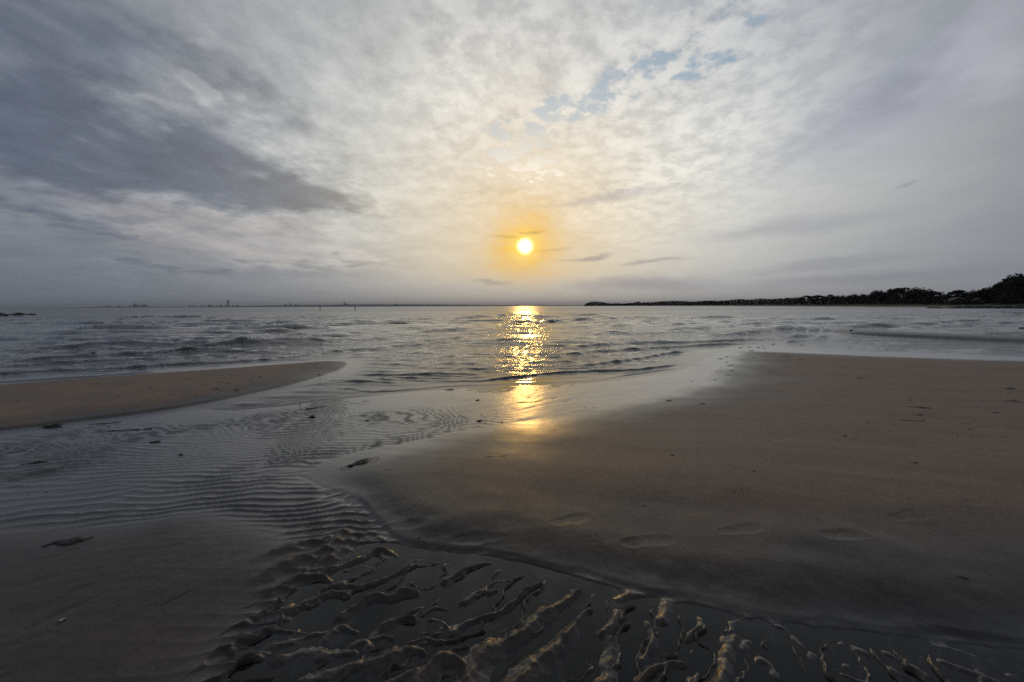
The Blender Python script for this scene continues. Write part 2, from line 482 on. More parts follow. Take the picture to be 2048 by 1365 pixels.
for pts, w0, w1, h in [
    ([(85, 575), (140, 560), (205, 566)], 22, 16, .020), ([(120, 620), (160, 612)], 12, 8, .012), ([(25, 745), (70, 690), (85, 635)], 22, 18, .026),
    ([(10, 1010), (45, 870), (62, 785)], 40, 20, .032), ([(308, 690), (325, 645), (330, 605)], 22, 22, .026),
    ([(210, 875), (255, 800), (242, 730), (225, 695)], 22, 14, .026), ([(425, 770), (470, 715), (492, 680)], 16, 13, .026),
    ([(435, 840), (470, 785)], 13, 13, .018), ([(640, 735), (655, 690), (710, 670)], 18, 22, .020), ([(570, 1010), (600, 880), (620, 800), (660, 770)], 34, 22, .030),
    ([(670, 820), (720, 790)], 30, 26, .022), ([(190, 1000), (270, 915), (340, 892), (405, 890)], 22, 14, .026), ([(445, 1000), (470, 935)], 20, 16, .022),
    ([(715, 885), (790, 880), (835, 950)], 26, 34, .022), ([(820, 700), (900, 730), (960, 790), (1015, 845)], 26, 34, .020),
    ([(895, 850), (985, 905)], 18, 18, .018), ([(895, 910), (1005, 970)], 16, 18, .018), ([(1000, 690), (1060, 740)], 22, 22, .014),
    ([(1155, 785), (1200, 805), (1290, 845)], 24, 26, .022), ([(1175, 895), (1300, 915)], 20, 20, .018), ([(1180, 950), (1290, 985)], 18, 20, .018),
    ([(1400, 840), (1500, 895), (1590, 955)], 24, 24, .020), ([(1430, 780), (1560, 850)], 20, 20, .016), ([(1420, 920), (1500, 970)], 18, 18, .018),
    ([(1615, 800), (1740, 830), (1840, 865)], 24, 22, .018), ([(1660, 880), (1800, 930), (1920, 975)], 24, 24, .020),
    ([(1940, 870), (2060, 905)], 28, 28, .018), ([(1880, 800), (1960, 850)], 16, 14, .014), ([(2080, 830), (2250, 890)], 26, 26, .018),
    ([(2000, 960), (2200, 1000)], 26, 26, .018)]:
    RIDGES.append((Z6(pts), w0 / 2.415, w1 / 2.415, h))
_rp = []
for pts, w0, w1, h in RIDGES:
    gp = smooth_line(GL(pts), 3) if len(pts) > 2 else GL(pts)
    n = len(gp)
    sc = []
    for i, q in enumerate(gp):
        depth = q[1] * math.cos(PITCH) + CAM_H * math.sin(PITCH)
        sc.append((w0 + (w1 - w0) * i / (n - 1)) * 1.80 * depth / FPX)
    _rp.append((gp, sc, h))


def terrain(x, y, want_wet=False):
    x = np.asarray(x, float); y = np.asarray(y, float)
    near = y < 6.5
    # --- tidal flat
    big = fbm(x * 0.45, y * 0.45, 1, 3)
    h = 0.006 + 0.006 * big + 0.004 * fbm(x * 1.7, y * 1.7, 5, 3)
    dsea = sdf(SEA, x, y)
    h = h - 0.004 * sstep(-1.2, 0, dsea)
    # --- wave ripples on the flat
    wx = fbm(x * 0.55, y * 0.55, 21, 3); wy = fbm(x * 1.3, y * 1.3, 31, 3)
    yr = y * math.cos(0.16) - x * math.sin(0.16)
    lam = 0.098
    wz_ = fbm(x * 3.4, y * 3.4, 781, 3)
    ps = (yr + 0.36 * wx + 0.12 * wy + 0.035 * wz_) / lam
    ps2 = (yr * 1.04 + 0.05 * x + 0.34 * fbm(x * 0.6, y * 0.6, 44, 3) + 0.10 * wy + 0.04 * wz_) / (lam * 0.86)
    selr = sstep(-0.12, 0.12, fbm(x * 0.8 + 3, y * 0.8, 55, 3))
    r1 = (1 - np.abs(np.sin(math.pi * ps))) ** 1.4; r2 = (1 - np.abs(np.sin(math.pi * ps2))) ** 1.4
    rip = r1 * (1 - selr) + r2 * selr
    dbank = sdf(BANK, x, y)
    dbar = sdf(BAR, x, y)
    dbump = sdf(BUMP, x, y)
    dnear = line_dist(BANK_NEAR, x, y)
    # where ripples live: left of the bank, fading to the right, toward the sea and behind the bar
    amp = sstep(0.9, -0.35, x - 0.0 + 0.16 * (y - 5) + 0.5 * big) * sstep(0.0, -0.9, dsea) * sstep(0.0, -0.35, dbar) * sstep(0.10, -0.06, dbank)
    amp = amp * (0.38 + 0.95 * sstep(-0.40, 0.35, fbm(x * 0.9, y * 1.2, 61, 4)))
    amp = amp * (0.14 + 0.86 * sstep(5.6, 3.8, y + 0.6 * x)) * (1 - 0.92 * sstep(-0.10, 0.12, dbump))
    pool = sstep(2.55, 1.95, y - 0.40 * np.clip(-x, 0, 2) * 0 + 0.12 * wy) * sstep(0.02, -0.05, dbank) * (1 - sstep(-0.22, 0.10, dbump))
    pool = np.clip(pool + (sstep(2.75, 2.4, y) * sstep(-0.9, -0.55, x) * sstep(0.02, -0.05, dbank) * (1 - sstep(-0.3, 0.0, dbump))) * 0.45, 0, 1)
    amp = amp * (1 - 0.75 * pool)
    h = h + amp * 0.0135 * (rip - 0.35)
    # oblique rills on the wet apron seaward of the bank
    ap = sstep(0.05, 0.5, -dbank) * sstep(0.05, 0.7, -dsea) * sstep(-1.9, -0.7, x) * sstep(4.0, 4.8, y) * sstep(4.5, 2.5, x)
    u = x * 0.80 + y * 0.60; v = -x * 0.60 + y * 0.80
    rill = fbm(u * 1.7 + 0.4 * wx, v * 7.0 + 1.2 * wx, 71, 4)
    h = h + ap * (0.0080 * rill + 0.003 * np.abs(fbm(u * 3, v * 14, 81, 3)))
    # --- smooth hump, left foreground
    dbump = dbump + 0.10 * fbm(x * 2.2, y * 2.2, 741, 4)
    hb = 0.030 * sstep(-0.20, 0.60, dbump)
    gr = fbm((x * 0.50 + y * 0.87) * 1.3, (-x * 0.87 + y * 0.50) * 5.5, 91, 3)
    hb = hb + sstep(0.0, 0.35, dbump) * (0.0035 * gr + 0.006 * wy + 0.0022 * fbm(x * 12, y * 12, 751, 3))
    slit = fbm((x * 0.50 + y * 0.87) * 3.0, (-x * 0.87 + y * 0.50) * 15, 95, 2)
    hb = hb - sstep(0.05, 0.35, dbump) * 0.0035 * sstep(0.36, 0.50, slit)
    h = h + hb
    # --- foreground pools and mega-ripples
    h = h - pool * 0.026
    rid = np.zeros_like(x)
    nm = (y < 3.4) & (np.abs(x) < 3.4)
    xn = x[nm]; yn = y[nm]
    wob = fbm(xn * 7, yn * 7, 111, 3); wob2 = fbm(xn * 16, yn * 16, 121, 3)
    xw = xn + 0.022 * wob + 0.008 * wob2; yw = yn + 0.022 * fbm(xn * 7 + 40, yn * 7, 131, 3) + 0.008 * fbm(xn * 16 + 40, yn * 16, 141, 2)
    best = np.zeros_like(xn)
    for gp, sc, hh in _rp:
        ax0 = min(q[0] for q in gp) - 0.3; ax1 = max(q[0] for q in gp) + 0.3
        ay0 = min(q[1] for q in gp) - 0.3; ay1 = max(q[1] for q in gp) + 0.3
        m = (xw > ax0) & (xw < ax1) & (yw > ay0) & (yw < ay1)
        if not m.any(): continue
        xs = xw[m]; ys = yw[m]
        val = np.zeros_like(xs)
        for i in range(len(gp) - 1):
            d, t = seg_dist(xs, ys, gp[i][0], gp[i][1], gp[i + 1][0], gp[i + 1][1])
            wv = sc[i] + (sc[i + 1] - sc[i]) * t
            k = d / wv
            val = np.maximum(val, np.exp(-(np.sqrt(k * k + 0.012) ** 1.35) * 1.0))
        best[m] = np.maximum(best[m], val * hh * 1.45)
    # low ripples that fill in between the traced ridges
    q_ = (xn * 0.80 - 0.60 * yn) * (1 + 0.0 * xn) + 0.10 * wob + 0.35 * np.clip(xn - 0.4, 0, 3) * yn * 0.4
    fill = 0.037 * np.clip(1 - 1.9 * np.abs(np.sin(math.pi * q_ / 0.125)), 0, 1) * sstep(-0.45, 0.02, fbm(xn * 2.6, yn * 2.6, 761, 3) + 0.12) * sstep(2.3, 2.0, yn) * sstep(0.02, 0.13, -dbank[nm]) * (1 - sstep(-0.12, 0.15, dbump[nm]))
    best = np.maximum(best, fill)
    best = best * (0.98 + 0.38 * wob + 0.22 * wob2)
    # generic ridges nearer than the traced ones
    psi = (xn * 0.9 - 0.35 * yn + 0.12 * wob) / 0.20
    gen = 0.030 * np.clip(np.sin(2 * math.pi * psi), 0, 1) ** 0.8 * sstep(1.32, 1.15, yn)
    best = np.maximum(best, gen)
    rid[nm] = best + (0.0040 * wob2 + 0.0022 * fbm(xn * 40, yn * 40, 731, 2)) * sstep(0.004, 0.02, best)
    outbank = sstep(0.03, -0.03, dbank)
    h = h + rid * outbank * (1 - 0.55 * sstep(0.0, 0.2, dbump))
    # --- the big sand bank
    dnear = np.abs(dnear + 0.045 * fbm(x * 4.5, y * 4.5, 701, 4) * sstep(4.0, 2.5, y))
    f = 0.006 + 0.010 * sstep(0.0, 0.06, dnear) * (0.3 + 1.4 * np.clip(0.4 + fbm(x * 1.9, y * 1.9, 771, 3), 0, 1)) + 0.040 * sstep(0.0, 0.40, dnear) + 0.075 * sstep(0.0, 1.7, dnear)
    dfar = line_dist(BANK_FAR, x, y)
    gfar = 0.012 + 0.05 * sstep(0.0, 1.1, dfar) + 0.11 * sstep(0.5, 3.2, dfar)
    hbk = -np.log(np.exp(-f / 0.012) + np.exp(-gfar / 0.012)) * 0.012
    bars = fbm((x * 0.97 - y * 0.22) * 0.35, (x * 0.22 + y * 0.97) * 2.3, 151, 3)
    hbk = hbk + 0.010 * bars * sstep(0.1, 0.7, dnear) + 0.005 * fbm(x * 2.1, y * 2.1, 161, 3) * sstep(0.05, 0.5, dnear)
    hbk = hbk + 0.0010 * fbm(x * 9, y * 9, 171, 2)
    wgt = sstep(-0.02, 0.05, dbank + 0.02 * wy)
    h = h * (1 - wgt) + np.maximum(hbk, h * 0.3) * wgt
    # small slumped lip along the near edge
    h = h - 0.007 * sstep(0.9, 0.1, x) * np.exp(-((dbank + 0.03 + 0.05 * fbm(x * 5, y * 5, 711, 3)) / 0.035) ** 2) * sstep(3.4, 2.9, y) * (0.4 + 1.6 * np.clip(0.3 + fbm(x * 2, y * 2, 721, 2), 0, 1))
    # footprints
    for (fx, fy, L, a) in FOOT:
        c = on_plane(fx, fy, 0.11)
        depth = c.y * math.cos(PITCH) + CAM_H * math.sin(PITCH)
        Lm = L * depth / FPX * 0.5; Wm = 0.055
        m = (np.abs(x - c.x) < 0.5) & (np.abs(y - c.y) < 0.4)
        if not m.any(): continue
        ca, sa = math.cos(math.radians(a)), math.sin(math.radians(a))
        lx = (x[m] - c.x) * ca + (y[m] - c.y) * sa; ly = -(x[m] - c.x) * sa + (y[m] - c.y) * ca
        wig = fbm(x[m] * 7, y[m] * 7, 501 + int(fx) % 7, 3)
        r1_ = np.sqrt(((lx + 0.48 * Lm) / (0.50 * Lm)) ** 2 + (ly / 0.036) ** 2)
        r2_ = np.sqrt(((lx - 0.30 * Lm) / (0.70 * Lm)) ** 2 + ((ly - 0.006) / 0.048) ** 2)
        rr = np.minimum(r1_, r2_) + 0.45 * wig
        k = (0.9 if L > 84 else 0.6) * (0.5 + 0.9 * np.clip(0.5 + vnoise(lx * 6 + fx, ly * 6, 505), 0, 1))
        h[m] += k * (-0.0042 * sstep(1.25, 0.45, rr) + 0.0008 * np.exp(-((rr - 1.3) / 0.16) ** 2) + 0.003 * wig * sstep(1.2, 0.5, rr))
    # --- left bar
    hl = 0.010 + 0.030 * sstep(0.0, 0.12, dbar) + 0.055 * sstep(0.0, 0.75, dbar) + 0.010 * fbm(x * 1.1, y * 2.2, 181, 3)
    wl = sstep(-0.04, 0.06, dbar + 0.03 * wy)
    h = h * (1 - wl) + hl * wl
    # --- thin bar at the right
    dth = sdf(THIN, x, y)
    # --- sea bed
    bed = -0.010 - 0.030 * np.clip(dsea, 0, 1e9) ** 0.9
    bed = np.maximum(bed, -2.5)
    ws = sstep(-0.12, 0.10, dsea + 0.05 * wy)
    h = h * (1 - ws) + bed * ws
    ht = 0.15 * sstep(-0.3, 0.6, dth) + 0.015
    wt = sstep(-0.7, 0.15, dth)
    h = h * (1 - wt) + ht * wt
    # right lagoon: shallow riffled edge
    lag = sstep(0.0, 0.9, dsea) * sstep(5.5, 6.5, x) * sstep(4.2, 0.0, dsea)
    lr = fbm(x * 0.9 + y * 0.5, y * 3.0, 191, 3)
    h = np.where(lag > 0, np.maximum(h, h * (1 - lag) + lag * (-0.016 + 0.030 * lr)), h)
    if not want_wet:
        return h
    wn = fbm(x * 1.6, y * 1.6, 201, 4)
    wet = sstep(0.115, 0.020, h + 0.030 * wn)
    wet = np.maximum(wet, sstep(-0.15, 0.25, -dbank + 0.12 * wn) * sstep(0.1, -0.1, dbar))
    wet = np.maximum(wet, sstep(0.9 + 0.35 * np.clip(x, 0, 2), 0.0, dnear + 0.25 * wn) * sstep(3.6, 2.0, y))  # also paints the viewer-facing slope's shade into the sand as wetness
    mask_soft = sstep(0.0, 0.4, dbump)
    wet = np.maximum(wet, mask_soft)
    film = sstep(0.035, 0.004, h + 0.006 * wn) * (1 - 0.85 * mask_soft) * (1 - 0.40 * sstep(2.7, 2.2, y))
    wet = wet * (1 - 0.16 * sstep(0.002, 0.016, h) * sstep(2.6, 2.2, y) * sstep(0.0, -0.03, dbank))
    trough_dark = sstep(0.003, -0.010, h) * sstep(3.2, 2.4, y)  # mask for darker colour in submerged troughs close to the viewer
    return h, wet, film, trough_dark


def grid_object(name, X, Y, Z, mat, attrs=None, smooth=True):
    nr, nc = X.shape
    me = bpy.data.meshes.new(name)
    co = np.stack([X, Y, Z], -1).reshape(-1, 3).astype(np.float32)
    idx = np.arange(nr * nc).reshape(nr, nc)
    q = np.stack([idx[:-1, :-1], idx[:-1, 1:], idx[1:, 1:], idx[1:, :-1]], -1).reshape(-1, 4).astype(np.int32)
    me.vertices.add(len(co)); me.vertices.foreach_set('co', co.ravel())
    me.loops.add(q.size); me.loops.foreach_set('vertex_index', q.ravel())
    me.polygons.add(len(q))
    me.polygons.foreach_set('loop_start', np.arange(0, q.size, 4, dtype=np.int32))
    me.polygons.foreach_set('loop_total', np.full(len(q), 4, dtype=np.int32))
    me.polygons.foreach_set('use_smooth', np.ones(len(q), bool))
    me.update(calc_edges=True)
    for k, v in (attrs or {}).items():
        at = me.attributes.new(k, 'FLOAT', 'POINT'); at.data.foreach_set('value', v.reshape(-1).astype(np.float32))
    me.materials.append(mat)
    o = bpy.data.objects.new(name, me); C.objects.link(o)
    return o


def new_mat(name):
    m = bpy.data.materials.new(name); m.use_nodes = True
    g = NT(m.node_tree); b = m.node_tree.nodes['Principled BSDF']
    return m, g, b


# ------------------------------------------------------------------ materials: sand and water
def sand_material():
    m, g, b = new_mat('tidal_sand')
    pos = g.node('ShaderNodeNewGeometry').outputs['Position']
    at = g.node('ShaderNodeAttribute'); at.attribute_name = 'wet'
    wet = at.outputs['Fac']
    n1 = g.noise(pos, 1.3, 5, 0.6); n2 = g.noise(pos, 260, 2, 0.6); n3 = g.noise(g.mapping(pos, rot=(0, 0, -0.2), scale=(0.5, 3.0, 1)), 1.2, 5, 0.6)
    dry = g.mix(n1, (0.218, 0.142, 0.088), (0.290, 0.196, 0.128))
    wetc = g.mix(n1, (0.021, 0.0175, 0.0140), (0.037, 0.030, 0.0245))
    wv = g.math('ADD', wet, g.math('MULTIPLY', g.math('SUBTRACT', n3, 0.5), 0.5), clamp=True)
    col = g.mix(wv, dry, wetc)  # wet carries real damp and the near slope's painted shade
    asl = g.node('ShaderNodeAttribute'); asl.attribute_name = 'trough_dark'
    col = g.mix(asl.outputs['Fac'], col, (0.009, 0.0075, 0.006))  # very dark tone over the submerged troughs
    gr = g.mapr(n2, 0.3, 0.7, 0.66, 1.34, smooth=False)
    col = g.vec('MULTIPLY', col, g.comb(gr, gr, gr))
    n4 = g.noise(pos, 38, 4, 0.7)
    sp = g.mapr(n4, 0.3, 0.7, 0.80, 1.20, smooth=False)
    col = g.vec('MULTIPLY', col, g.comb(sp, sp, sp))
    vo = g.node('ShaderNodeTexVoronoi'); g.put(vo.inputs['Vector'], pos); vo.inputs['Scale'].default_value = 34
    rn = g.node('ShaderNodeSeparateColor'); g.l.new(vo.outputs['Color'], rn.inputs[0])
    fleck = g.math('MULTIPLY', g.mapr(vo.outputs['Distance'], 0.10, 0.22, 1.0, 0.0), g.mapr(rn.outputs[0], 0.93, 0.94))
    col = g.mix(g.math('MULTIPLY', fleck, 0.75), col, (0.012, 0.010, 0.008))
    fl2 = g.math('MULTIPLY', g.mapr(vo.outputs['Distance'], 0.06, 0.15, 1.0, 0.0), g.mapr(rn.outputs[1], 0.975, 0.98))
    col = g.mix(g.math('MULTIPLY', fl2, 0.6), col, (0.42, 0.37, 0.30))
    g.put(b.inputs['Base Color'], col)
    rough = g.math('ADD', g.mixf(wv, 0.66, 0.34), g.math('MULTIPLY', g.math('SUBTRACT', n1, 0.5), 0.10))
    g.put(b.inputs['Roughness'], rough)
    g.put(b.inputs['IOR'], 1.45)
    af = g.node('ShaderNodeAttribute'); af.attribute_name = 'film'
    g.put(b.inputs['Coat Weight'], af.outputs['Fac']); g.put(b.inputs['Coat Roughness'], 0.27); g.put(b.inputs['Coat IOR'], 1.48)
    bp = g.node('ShaderNodeBump'); bp.inputs['Distance'].default_value = 0.0012
    g.put(bp.inputs['Strength'], g.mixf(wv, 0.9, 0.35))
    hgt = g.math('ADD', n2, g.math('MULTIPLY', g.noise(pos, 60, 3, 0.6), 1.6))
    g.put(bp.inputs['Height'], hgt)
    g.l.new(bp.outputs[0], b.inputs['Normal'])
    cb = g.node('ShaderNodeBump'); cb.inputs['Distance'].default_value = 0.004; cb.inputs['Strength'].default_value = 0.6
    g.put(cb.inputs['Height'], g.noise(g.mapping(pos, rot=(0, 0, 0.6), scale=(0.6, 1.6, 1)), 16, 4, 0.6))
    g.l.new(cb.outputs[0], b.inputs['Coat Normal'])
    return m


def water_material():
    m, g, b = new_mat('sea_water')
    pos = g.node('ShaderNodeNewGeometry').outputs['Position']
    at = g.node('ShaderNodeAttribute'); at.attribute_name = 'chop'
    dp = g.node('ShaderNodeAttribute'); dp.attribute_name = 'depth'
    g.n.remove(b)
    a = g.noise(g.mapping(pos, rot=(0, 0, 0.12), scale=(0.55, 1.0, 1)), 8.0, 5, 0.66)
    c = g.noise(g.mapping(pos, rot=(0, 0, -0.25), scale=(0.5, 1.0, 1)), 1.4, 5, 0.62)
    hgt = g.math('ADD', g.math('MULTIPLY', a, 0.34), g.math('MULTIPLY', c, 1.0))
    bp = g.node('ShaderNodeBump'); bp.inputs['Distance'].default_value = 0.125
    g.put(bp.inputs['Strength'], at.outputs['Fac'])
    g.put(bp.inputs['Height'], hgt)
    gl = g.node('ShaderNodeBsdfAnisotropic' if False else 'ShaderNodeBsdfGlossy')
    gl.inputs['Color'].default_value = (1, 1, 1, 1); af_ = g.node('ShaderNodeAttribute'); af_.attribute_name = 'far'; g.put(gl.inputs['Roughness'], g.math('MULTIPLY_ADD', af_.outputs['Fac'], 0.27, 0.03))
    g.l.new(bp.outputs[0], gl.inputs['Normal'])
    tr = g.node('ShaderNodeBsdfTransparent'); tr.inputs['Color'].default_value = (0.66, 0.66, 0.62, 1)
    df = g.node('ShaderNodeBsdfDiffuse'); df.inputs['Color'].default_value = (0.0045, 0.005, 0.0045, 1)
    body = g.node('ShaderNodeMixShader')
    op = g.math('SUBTRACT', 1.0, g.math('EXPONENT', g.math('MULTIPLY', dp.outputs['Fac'], -130.0)), clamp=True)
    g.put(body.inputs[0], op); g.l.new(tr.outputs[0], body.inputs[1]); g.l.new(df.outputs[0], body.inputs[2])
    fr = g.node('ShaderNodeFresnel'); fr.inputs['IOR'].default_value = 1.40
    g.l.new(bp.outputs[0], fr.inputs['Normal'])
    mx = g.node('ShaderNodeMixShader')
    g.put(mx.inputs[0], g.math('MULTIPLY', fr.outputs[0], g.math('MULTIPLY_ADD', af_.outputs['Fac'], -0.48, 1.0))); g.l.new(body.outputs[0], mx.inputs[1]); g.l.new(gl.outputs[0], mx.inputs[2])
    out = [n for n in g.n if n.type == 'OUTPUT_MATERIAL'][0]
    g.l.new(mx.outputs[0], out.inputs[0])
    return m


MAT_SAND = sand_material()
MAT_WATER = water_material()

# ------------------------------------------------------------------ beach sheet (fine near the viewer, coarse far away)
def rows_for(y0, y1, n):
    """n ground distances evenly spread over the view angle between two distances"""
    a0 = CAM_H / y0; a1 = CAM_H / y1
    # uniform in tan(depression) seen through a camera pitched by PITCH
    f = lambda s: math.tan(math.atan(s) - PITCH)
    v = np.linspace(f(a0), f(a1), n)
    return np.array([CAM_H / math.tan(math.atan(t) + PITCH) for t in v])


rr = np.concatenate([np.array([-5, -3, -1.5, -0.5, 0, 0.3, 0.5, 0.65, 0.78, 0.88, 0.95]), rows_for(1.0, 1.25, 40)[:-1], rows_for(1.25, 11.0, 470)[:-1], rows_for(11.0, 34.0, 130), np.array([36, 40, 48, 60, 90])])
tt = np.linspace(-1, 1, 1001)
tt = (1.40 * tt + 0.75 * np.sign(tt) * np.clip(np.abs(tt) - 0.72, 0, 1) ** 2.2 * 70)
YY, TT = np.meshgrid(rr, tt, indexing='ij')
XX = TT * np.sqrt(np.clip(YY, 0, None) ** 2 + 1.0)
HH, WET_SHADE, FILM, TROUGH_DARK = terrain(XX.ravel(), YY.ravel(), True)
HH = HH.reshape(XX.shape); WET_SHADE = WET_SHADE.reshape(XX.shape)
beach = grid_object('beach', XX, YY, HH, MAT_SAND, {'wet': WET_SHADE, 'film': FILM, 'trough_dark': TROUGH_DARK})
beach['kind'] = 'structure'

# ------------------------------------------------------------------ sea
CREST = []   # near-shore wavelets: points px, height, width seaward
for pts, hh, wd in [
    ([(-300, 768), (0, 750), (105, 744), (246, 739), (352, 732), (527, 722), (668, 706), (717, 699)], .030, .30),
    ([(-200, 776), (0, 766), (193, 753), (330, 743)], .012, .16), ([(-100, 742), (70, 732), (246, 723), (330, 720)], .030, .30),
    ([(-50, 728), (0, 725), (150, 718), (280, 712), (387, 706), (450, 704), (520, 702)], .035, .35), ([(0, 706), (140, 702), (300, 694), (420, 689)], .03, .4),
    ([(300, 700), (450, 694), (570, 684), (680, 690), (856, 685), (961, 674), (1024, 670)], .045, .40), ([(560, 712), (680, 704), (891, 690), (1017, 686), (1090, 684)], .035, .32),
    ([(785, 718), (870, 717), (961, 711), (1130, 712), (1207, 706), (1397, 693), (1500, 688), (1560, 683)], .030, .26), ([(1060, 705), (1137, 699), (1278, 689), (1397, 686), (1574, 677), (1655, 671)], .040, .30),
    ([(860, 741), (950, 738), (1031, 736), (1130, 736), (1242, 725), (1348, 708), (1400, 700)], .020, .20), ([(780, 764), (820, 762), (961, 763), (1137, 746), (1278, 741), (1397, 725)], .024, .18),
    ([(560, 792), (680, 778), (750, 785), (891, 774), (1031, 769), (1172, 764), (1242, 753), (1330, 741), (1397, 727)], .016, .14),
    ([(400, 835), (470, 826), (600, 806), (700, 795), (800, 788)], .006, .10),
    ([(700, 751), (820, 752), (900, 751), (990, 753)], .018, .18), ([(580, 775), (700, 765), (800, 768)], .010, .14),
    ([(0, 668), (210, 662), (400, 663), (600, 659), (690, 658)], .06, .6), ([(0, 690), (200, 683), (420, 680), (520, 678)], .045, .5),
    ([(60, 651), (240, 648), (390, 646)], .08, .9), ([(540, 643), (640, 640), (740, 641)], .10, 1.2), ([(680, 645), (800, 642), (900, 642)], .09, 1.0),
    ([(940, 657), (1030, 653), (1140, 645), (1260, 641)], .08, .9), ([(960, 637), (1100, 635), (1220, 633)], .10, 1.2),
    ([(680, 660), (760, 657), (880, 656), (960, 654)], .06, .7), ([(1310, 662), (1400, 660), (1480, 653)], .05, .6), ([(1160, 672), (1300, 668), (1420, 663)], .03, .5),
    ([(1380, 673), (1450, 672), (1540, 664), (1546, 660)], .03, .4), ([(1540, 660), (1640, 662), (1720, 665)], .03, .4), ([(1560, 688), (1640, 678), (1660, 673)], .02, .2),
    ([(1720, 658), (1800, 656), (1900, 653)], .03, .5), ([(1800, 664), (1850, 660), (1960, 652)], .02, .4), ([(1200, 656), (1330, 652), (1400, 650)], .05, .7),
    ([(480, 655), (560, 652), (660, 651)], .07, .8), ([(360, 672), (470, 670), (600, 668)], .045, .5), ([(1350, 640), (1450, 638), (1530, 637)], .08, 1.0),
    ([(820, 668), (900, 664), (960, 661)], .05, .5), ([(1430, 648), (1520, 645)], .06, .8), ([(160, 640), (300, 637), (420, 637)], .10, 1.2)]:
    CREST.append((smooth_line(GL(pts), 3), hh, wd))
wr = np.concatenate([np.array([0.2, 0.8]), np.linspace(1.0, 4.0, 10), rows_for(4.2, 26.0, 270), rows_for(26.5, 420.0, 150), np.array([500, 650, 900, 1300, 2000, 3200, 5200, 8500, 14000, 22000, 34000])])
wt = np.linspace(-1, 1, 861); wt = 1.42 * wt + 0.75 * np.sign(wt) * np.clip(np.abs(wt) - 0.72, 0, 1) ** 2.2 * 70
WY, WT = np.meshgrid(wr, wt, indexing='ij')
WX = WT * np.sqrt(WY ** 2 + 1.0)
x = WX.ravel(); y = WY.ravel()
hb_ = np.full_like(x, -2.5); _nr = y < 62; hb_[_nr] = terrain(x[_nr], y[_nr])
depth = np.clip(-hb_, 0, 3); depth = np.where(y > 60, 3.0, depth)
dsea = sdf(SEA, x, y)
rowgap = np.gradient(wr)[:, None].repeat(WX.shape[1], 1).ravel()
colgap = (WX[:, 1:] - WX[:, :-1]).mean(1)[:, None].repeat(WX.shape[1], 1).ravel()
z = np.zeros_like(x)
env = sstep(0.3, 9.0, dsea) ; env2 = sstep(0.0, 1.2, dsea)
gust = 0.75 + 0.7 * fbm(x * 0.10, y * 0.10, 301, 3)
lagcalm = 1 - 0.85 * sstep(4.5, 6.5, x) * sstep(16.0, 8.0, dsea) * sstep(30, 24, y)
for i in range(38):
    lamw = 0.38 * (9.0 / 0.38) ** (i / 37.0)
    th = RNG.normal(0.04, 0.17)
    kx, ky = math.sin(th), math.cos(th)
    px_, py_ = math.cos(th), -math.sin(th)
    u_ = x * kx + y * ky; v_ = x * px_ + y * py_
    u_ = u_ + 0.55 * lamw * vnoise(v_ / (lamw * 1.6), u_ / (lamw * 3), 310 + i) + 0.14 * lamw * vnoise(v_ / (lamw * 0.4), u_ / lamw, 350 + i) + RNG.rand() * lamw
    ph = u_ / lamw; cell = np.floor(ph); fr = (ph - cell - 0.5) * lamw
    envl = np.clip(vnoise(v_ / (lamw * 3.6), cell * 7.3 + 0.5, 330 + i) * 3.0 - 0.05, 0, 1)      # finite stretches of crest
    front = np.maximum(0.055 * lamw, rowgap * 0.65); back = np.maximum(0.16 * lamw, rowgap)
    hgt_ = np.minimum(np.maximum(0.023 * lamw ** 0.80, 0.46 * front), 0.044 * lamw ** 0.55)
    fade = np.exp(-(rowgap / (0.42 * lamw)) ** 2)
    e = env if lamw > 1.1 else env2
    prof = np.where(fr > 0, np.exp(-(fr / back) ** 2), np.exp(-(fr / front) ** 2))
    z += lagcalm * hgt_ * e * fade * envl * prof * (0.5 + 0.5 * gust)
for gp, hh, wd in CREST:
    gx = [p[0] for p in gp]; gy = [p[1] for p in gp]
    m = (x > min(gx) - 1.5) & (x < max(gx) + 1.5) & (y > min(gy) - 2.5) & (y < max(gy) + 3 + 3 * wd)
    xs = x[m] ; ys = y[m]
    if len(xs) == 0: continue
    order = np.argsort(gx)
    wob = 0.10 * wd * 4 * vnoise(xs / (wd * 4), ys * 0 + hh * 900, 400) + 0.05 * wd * 4 * vnoise(xs / (wd * 1.1), ys * 0 + hh * 700, 405)
    yc = np.interp(xs, np.array(gx)[order], np.array(gy)[order])
    dy_ = ys - yc + wob
    L = max(gx) - min(gx)
    tfade = sstep(0, 0.18, (xs - min(gx)) / L) * sstep(1, 0.82, (xs - min(gx)) / L)
    brk = 0.55 + 0.9 * np.clip(vnoise(xs / (wd * 5), ys / (wd * 8), 410) + 0.35, 0, 1)
    front = np.maximum(0.15 * wd, rowgap[m] * 0.80)
    heff = np.maximum(1.5 * hh, 0.75 * front)
    prof = np.where(dy_ > 0, np.exp(-(dy_ / wd) ** 2), np.exp(-(dy_ / front) ** 2))
    z[m] += heff * prof * tfade * brk
z = np.where(y < 4.2, 0.0, z)
z = np.where(depth < 0.001, np.minimum(z, 0.004), z)
z = z * sstep(-0.02, 0.35, dsea)
chop = 0.05 + 0.50 * sstep(0.1, 2.0, dsea) + 0.25 * sstep(6, 40, dsea)
chop = np.where(y < 4.2, 0.012, chop) 
lagm = sstep(5.5, 6.5, x) * sstep(5.0, 0.0, dsea)
chop = chop * (1 - 0.6 * lagm)
far_ = sstep(25, 130, y); chop = chop * (1 - 0.93 * sstep(30, 140, y))
sea = grid_object('sea', WX, WY, z.reshape(WX.shape), MAT_WATER, {'chop': chop, 'depth': depth, 'far': far_})
sea['kind'] = 'structure'
#MARK2

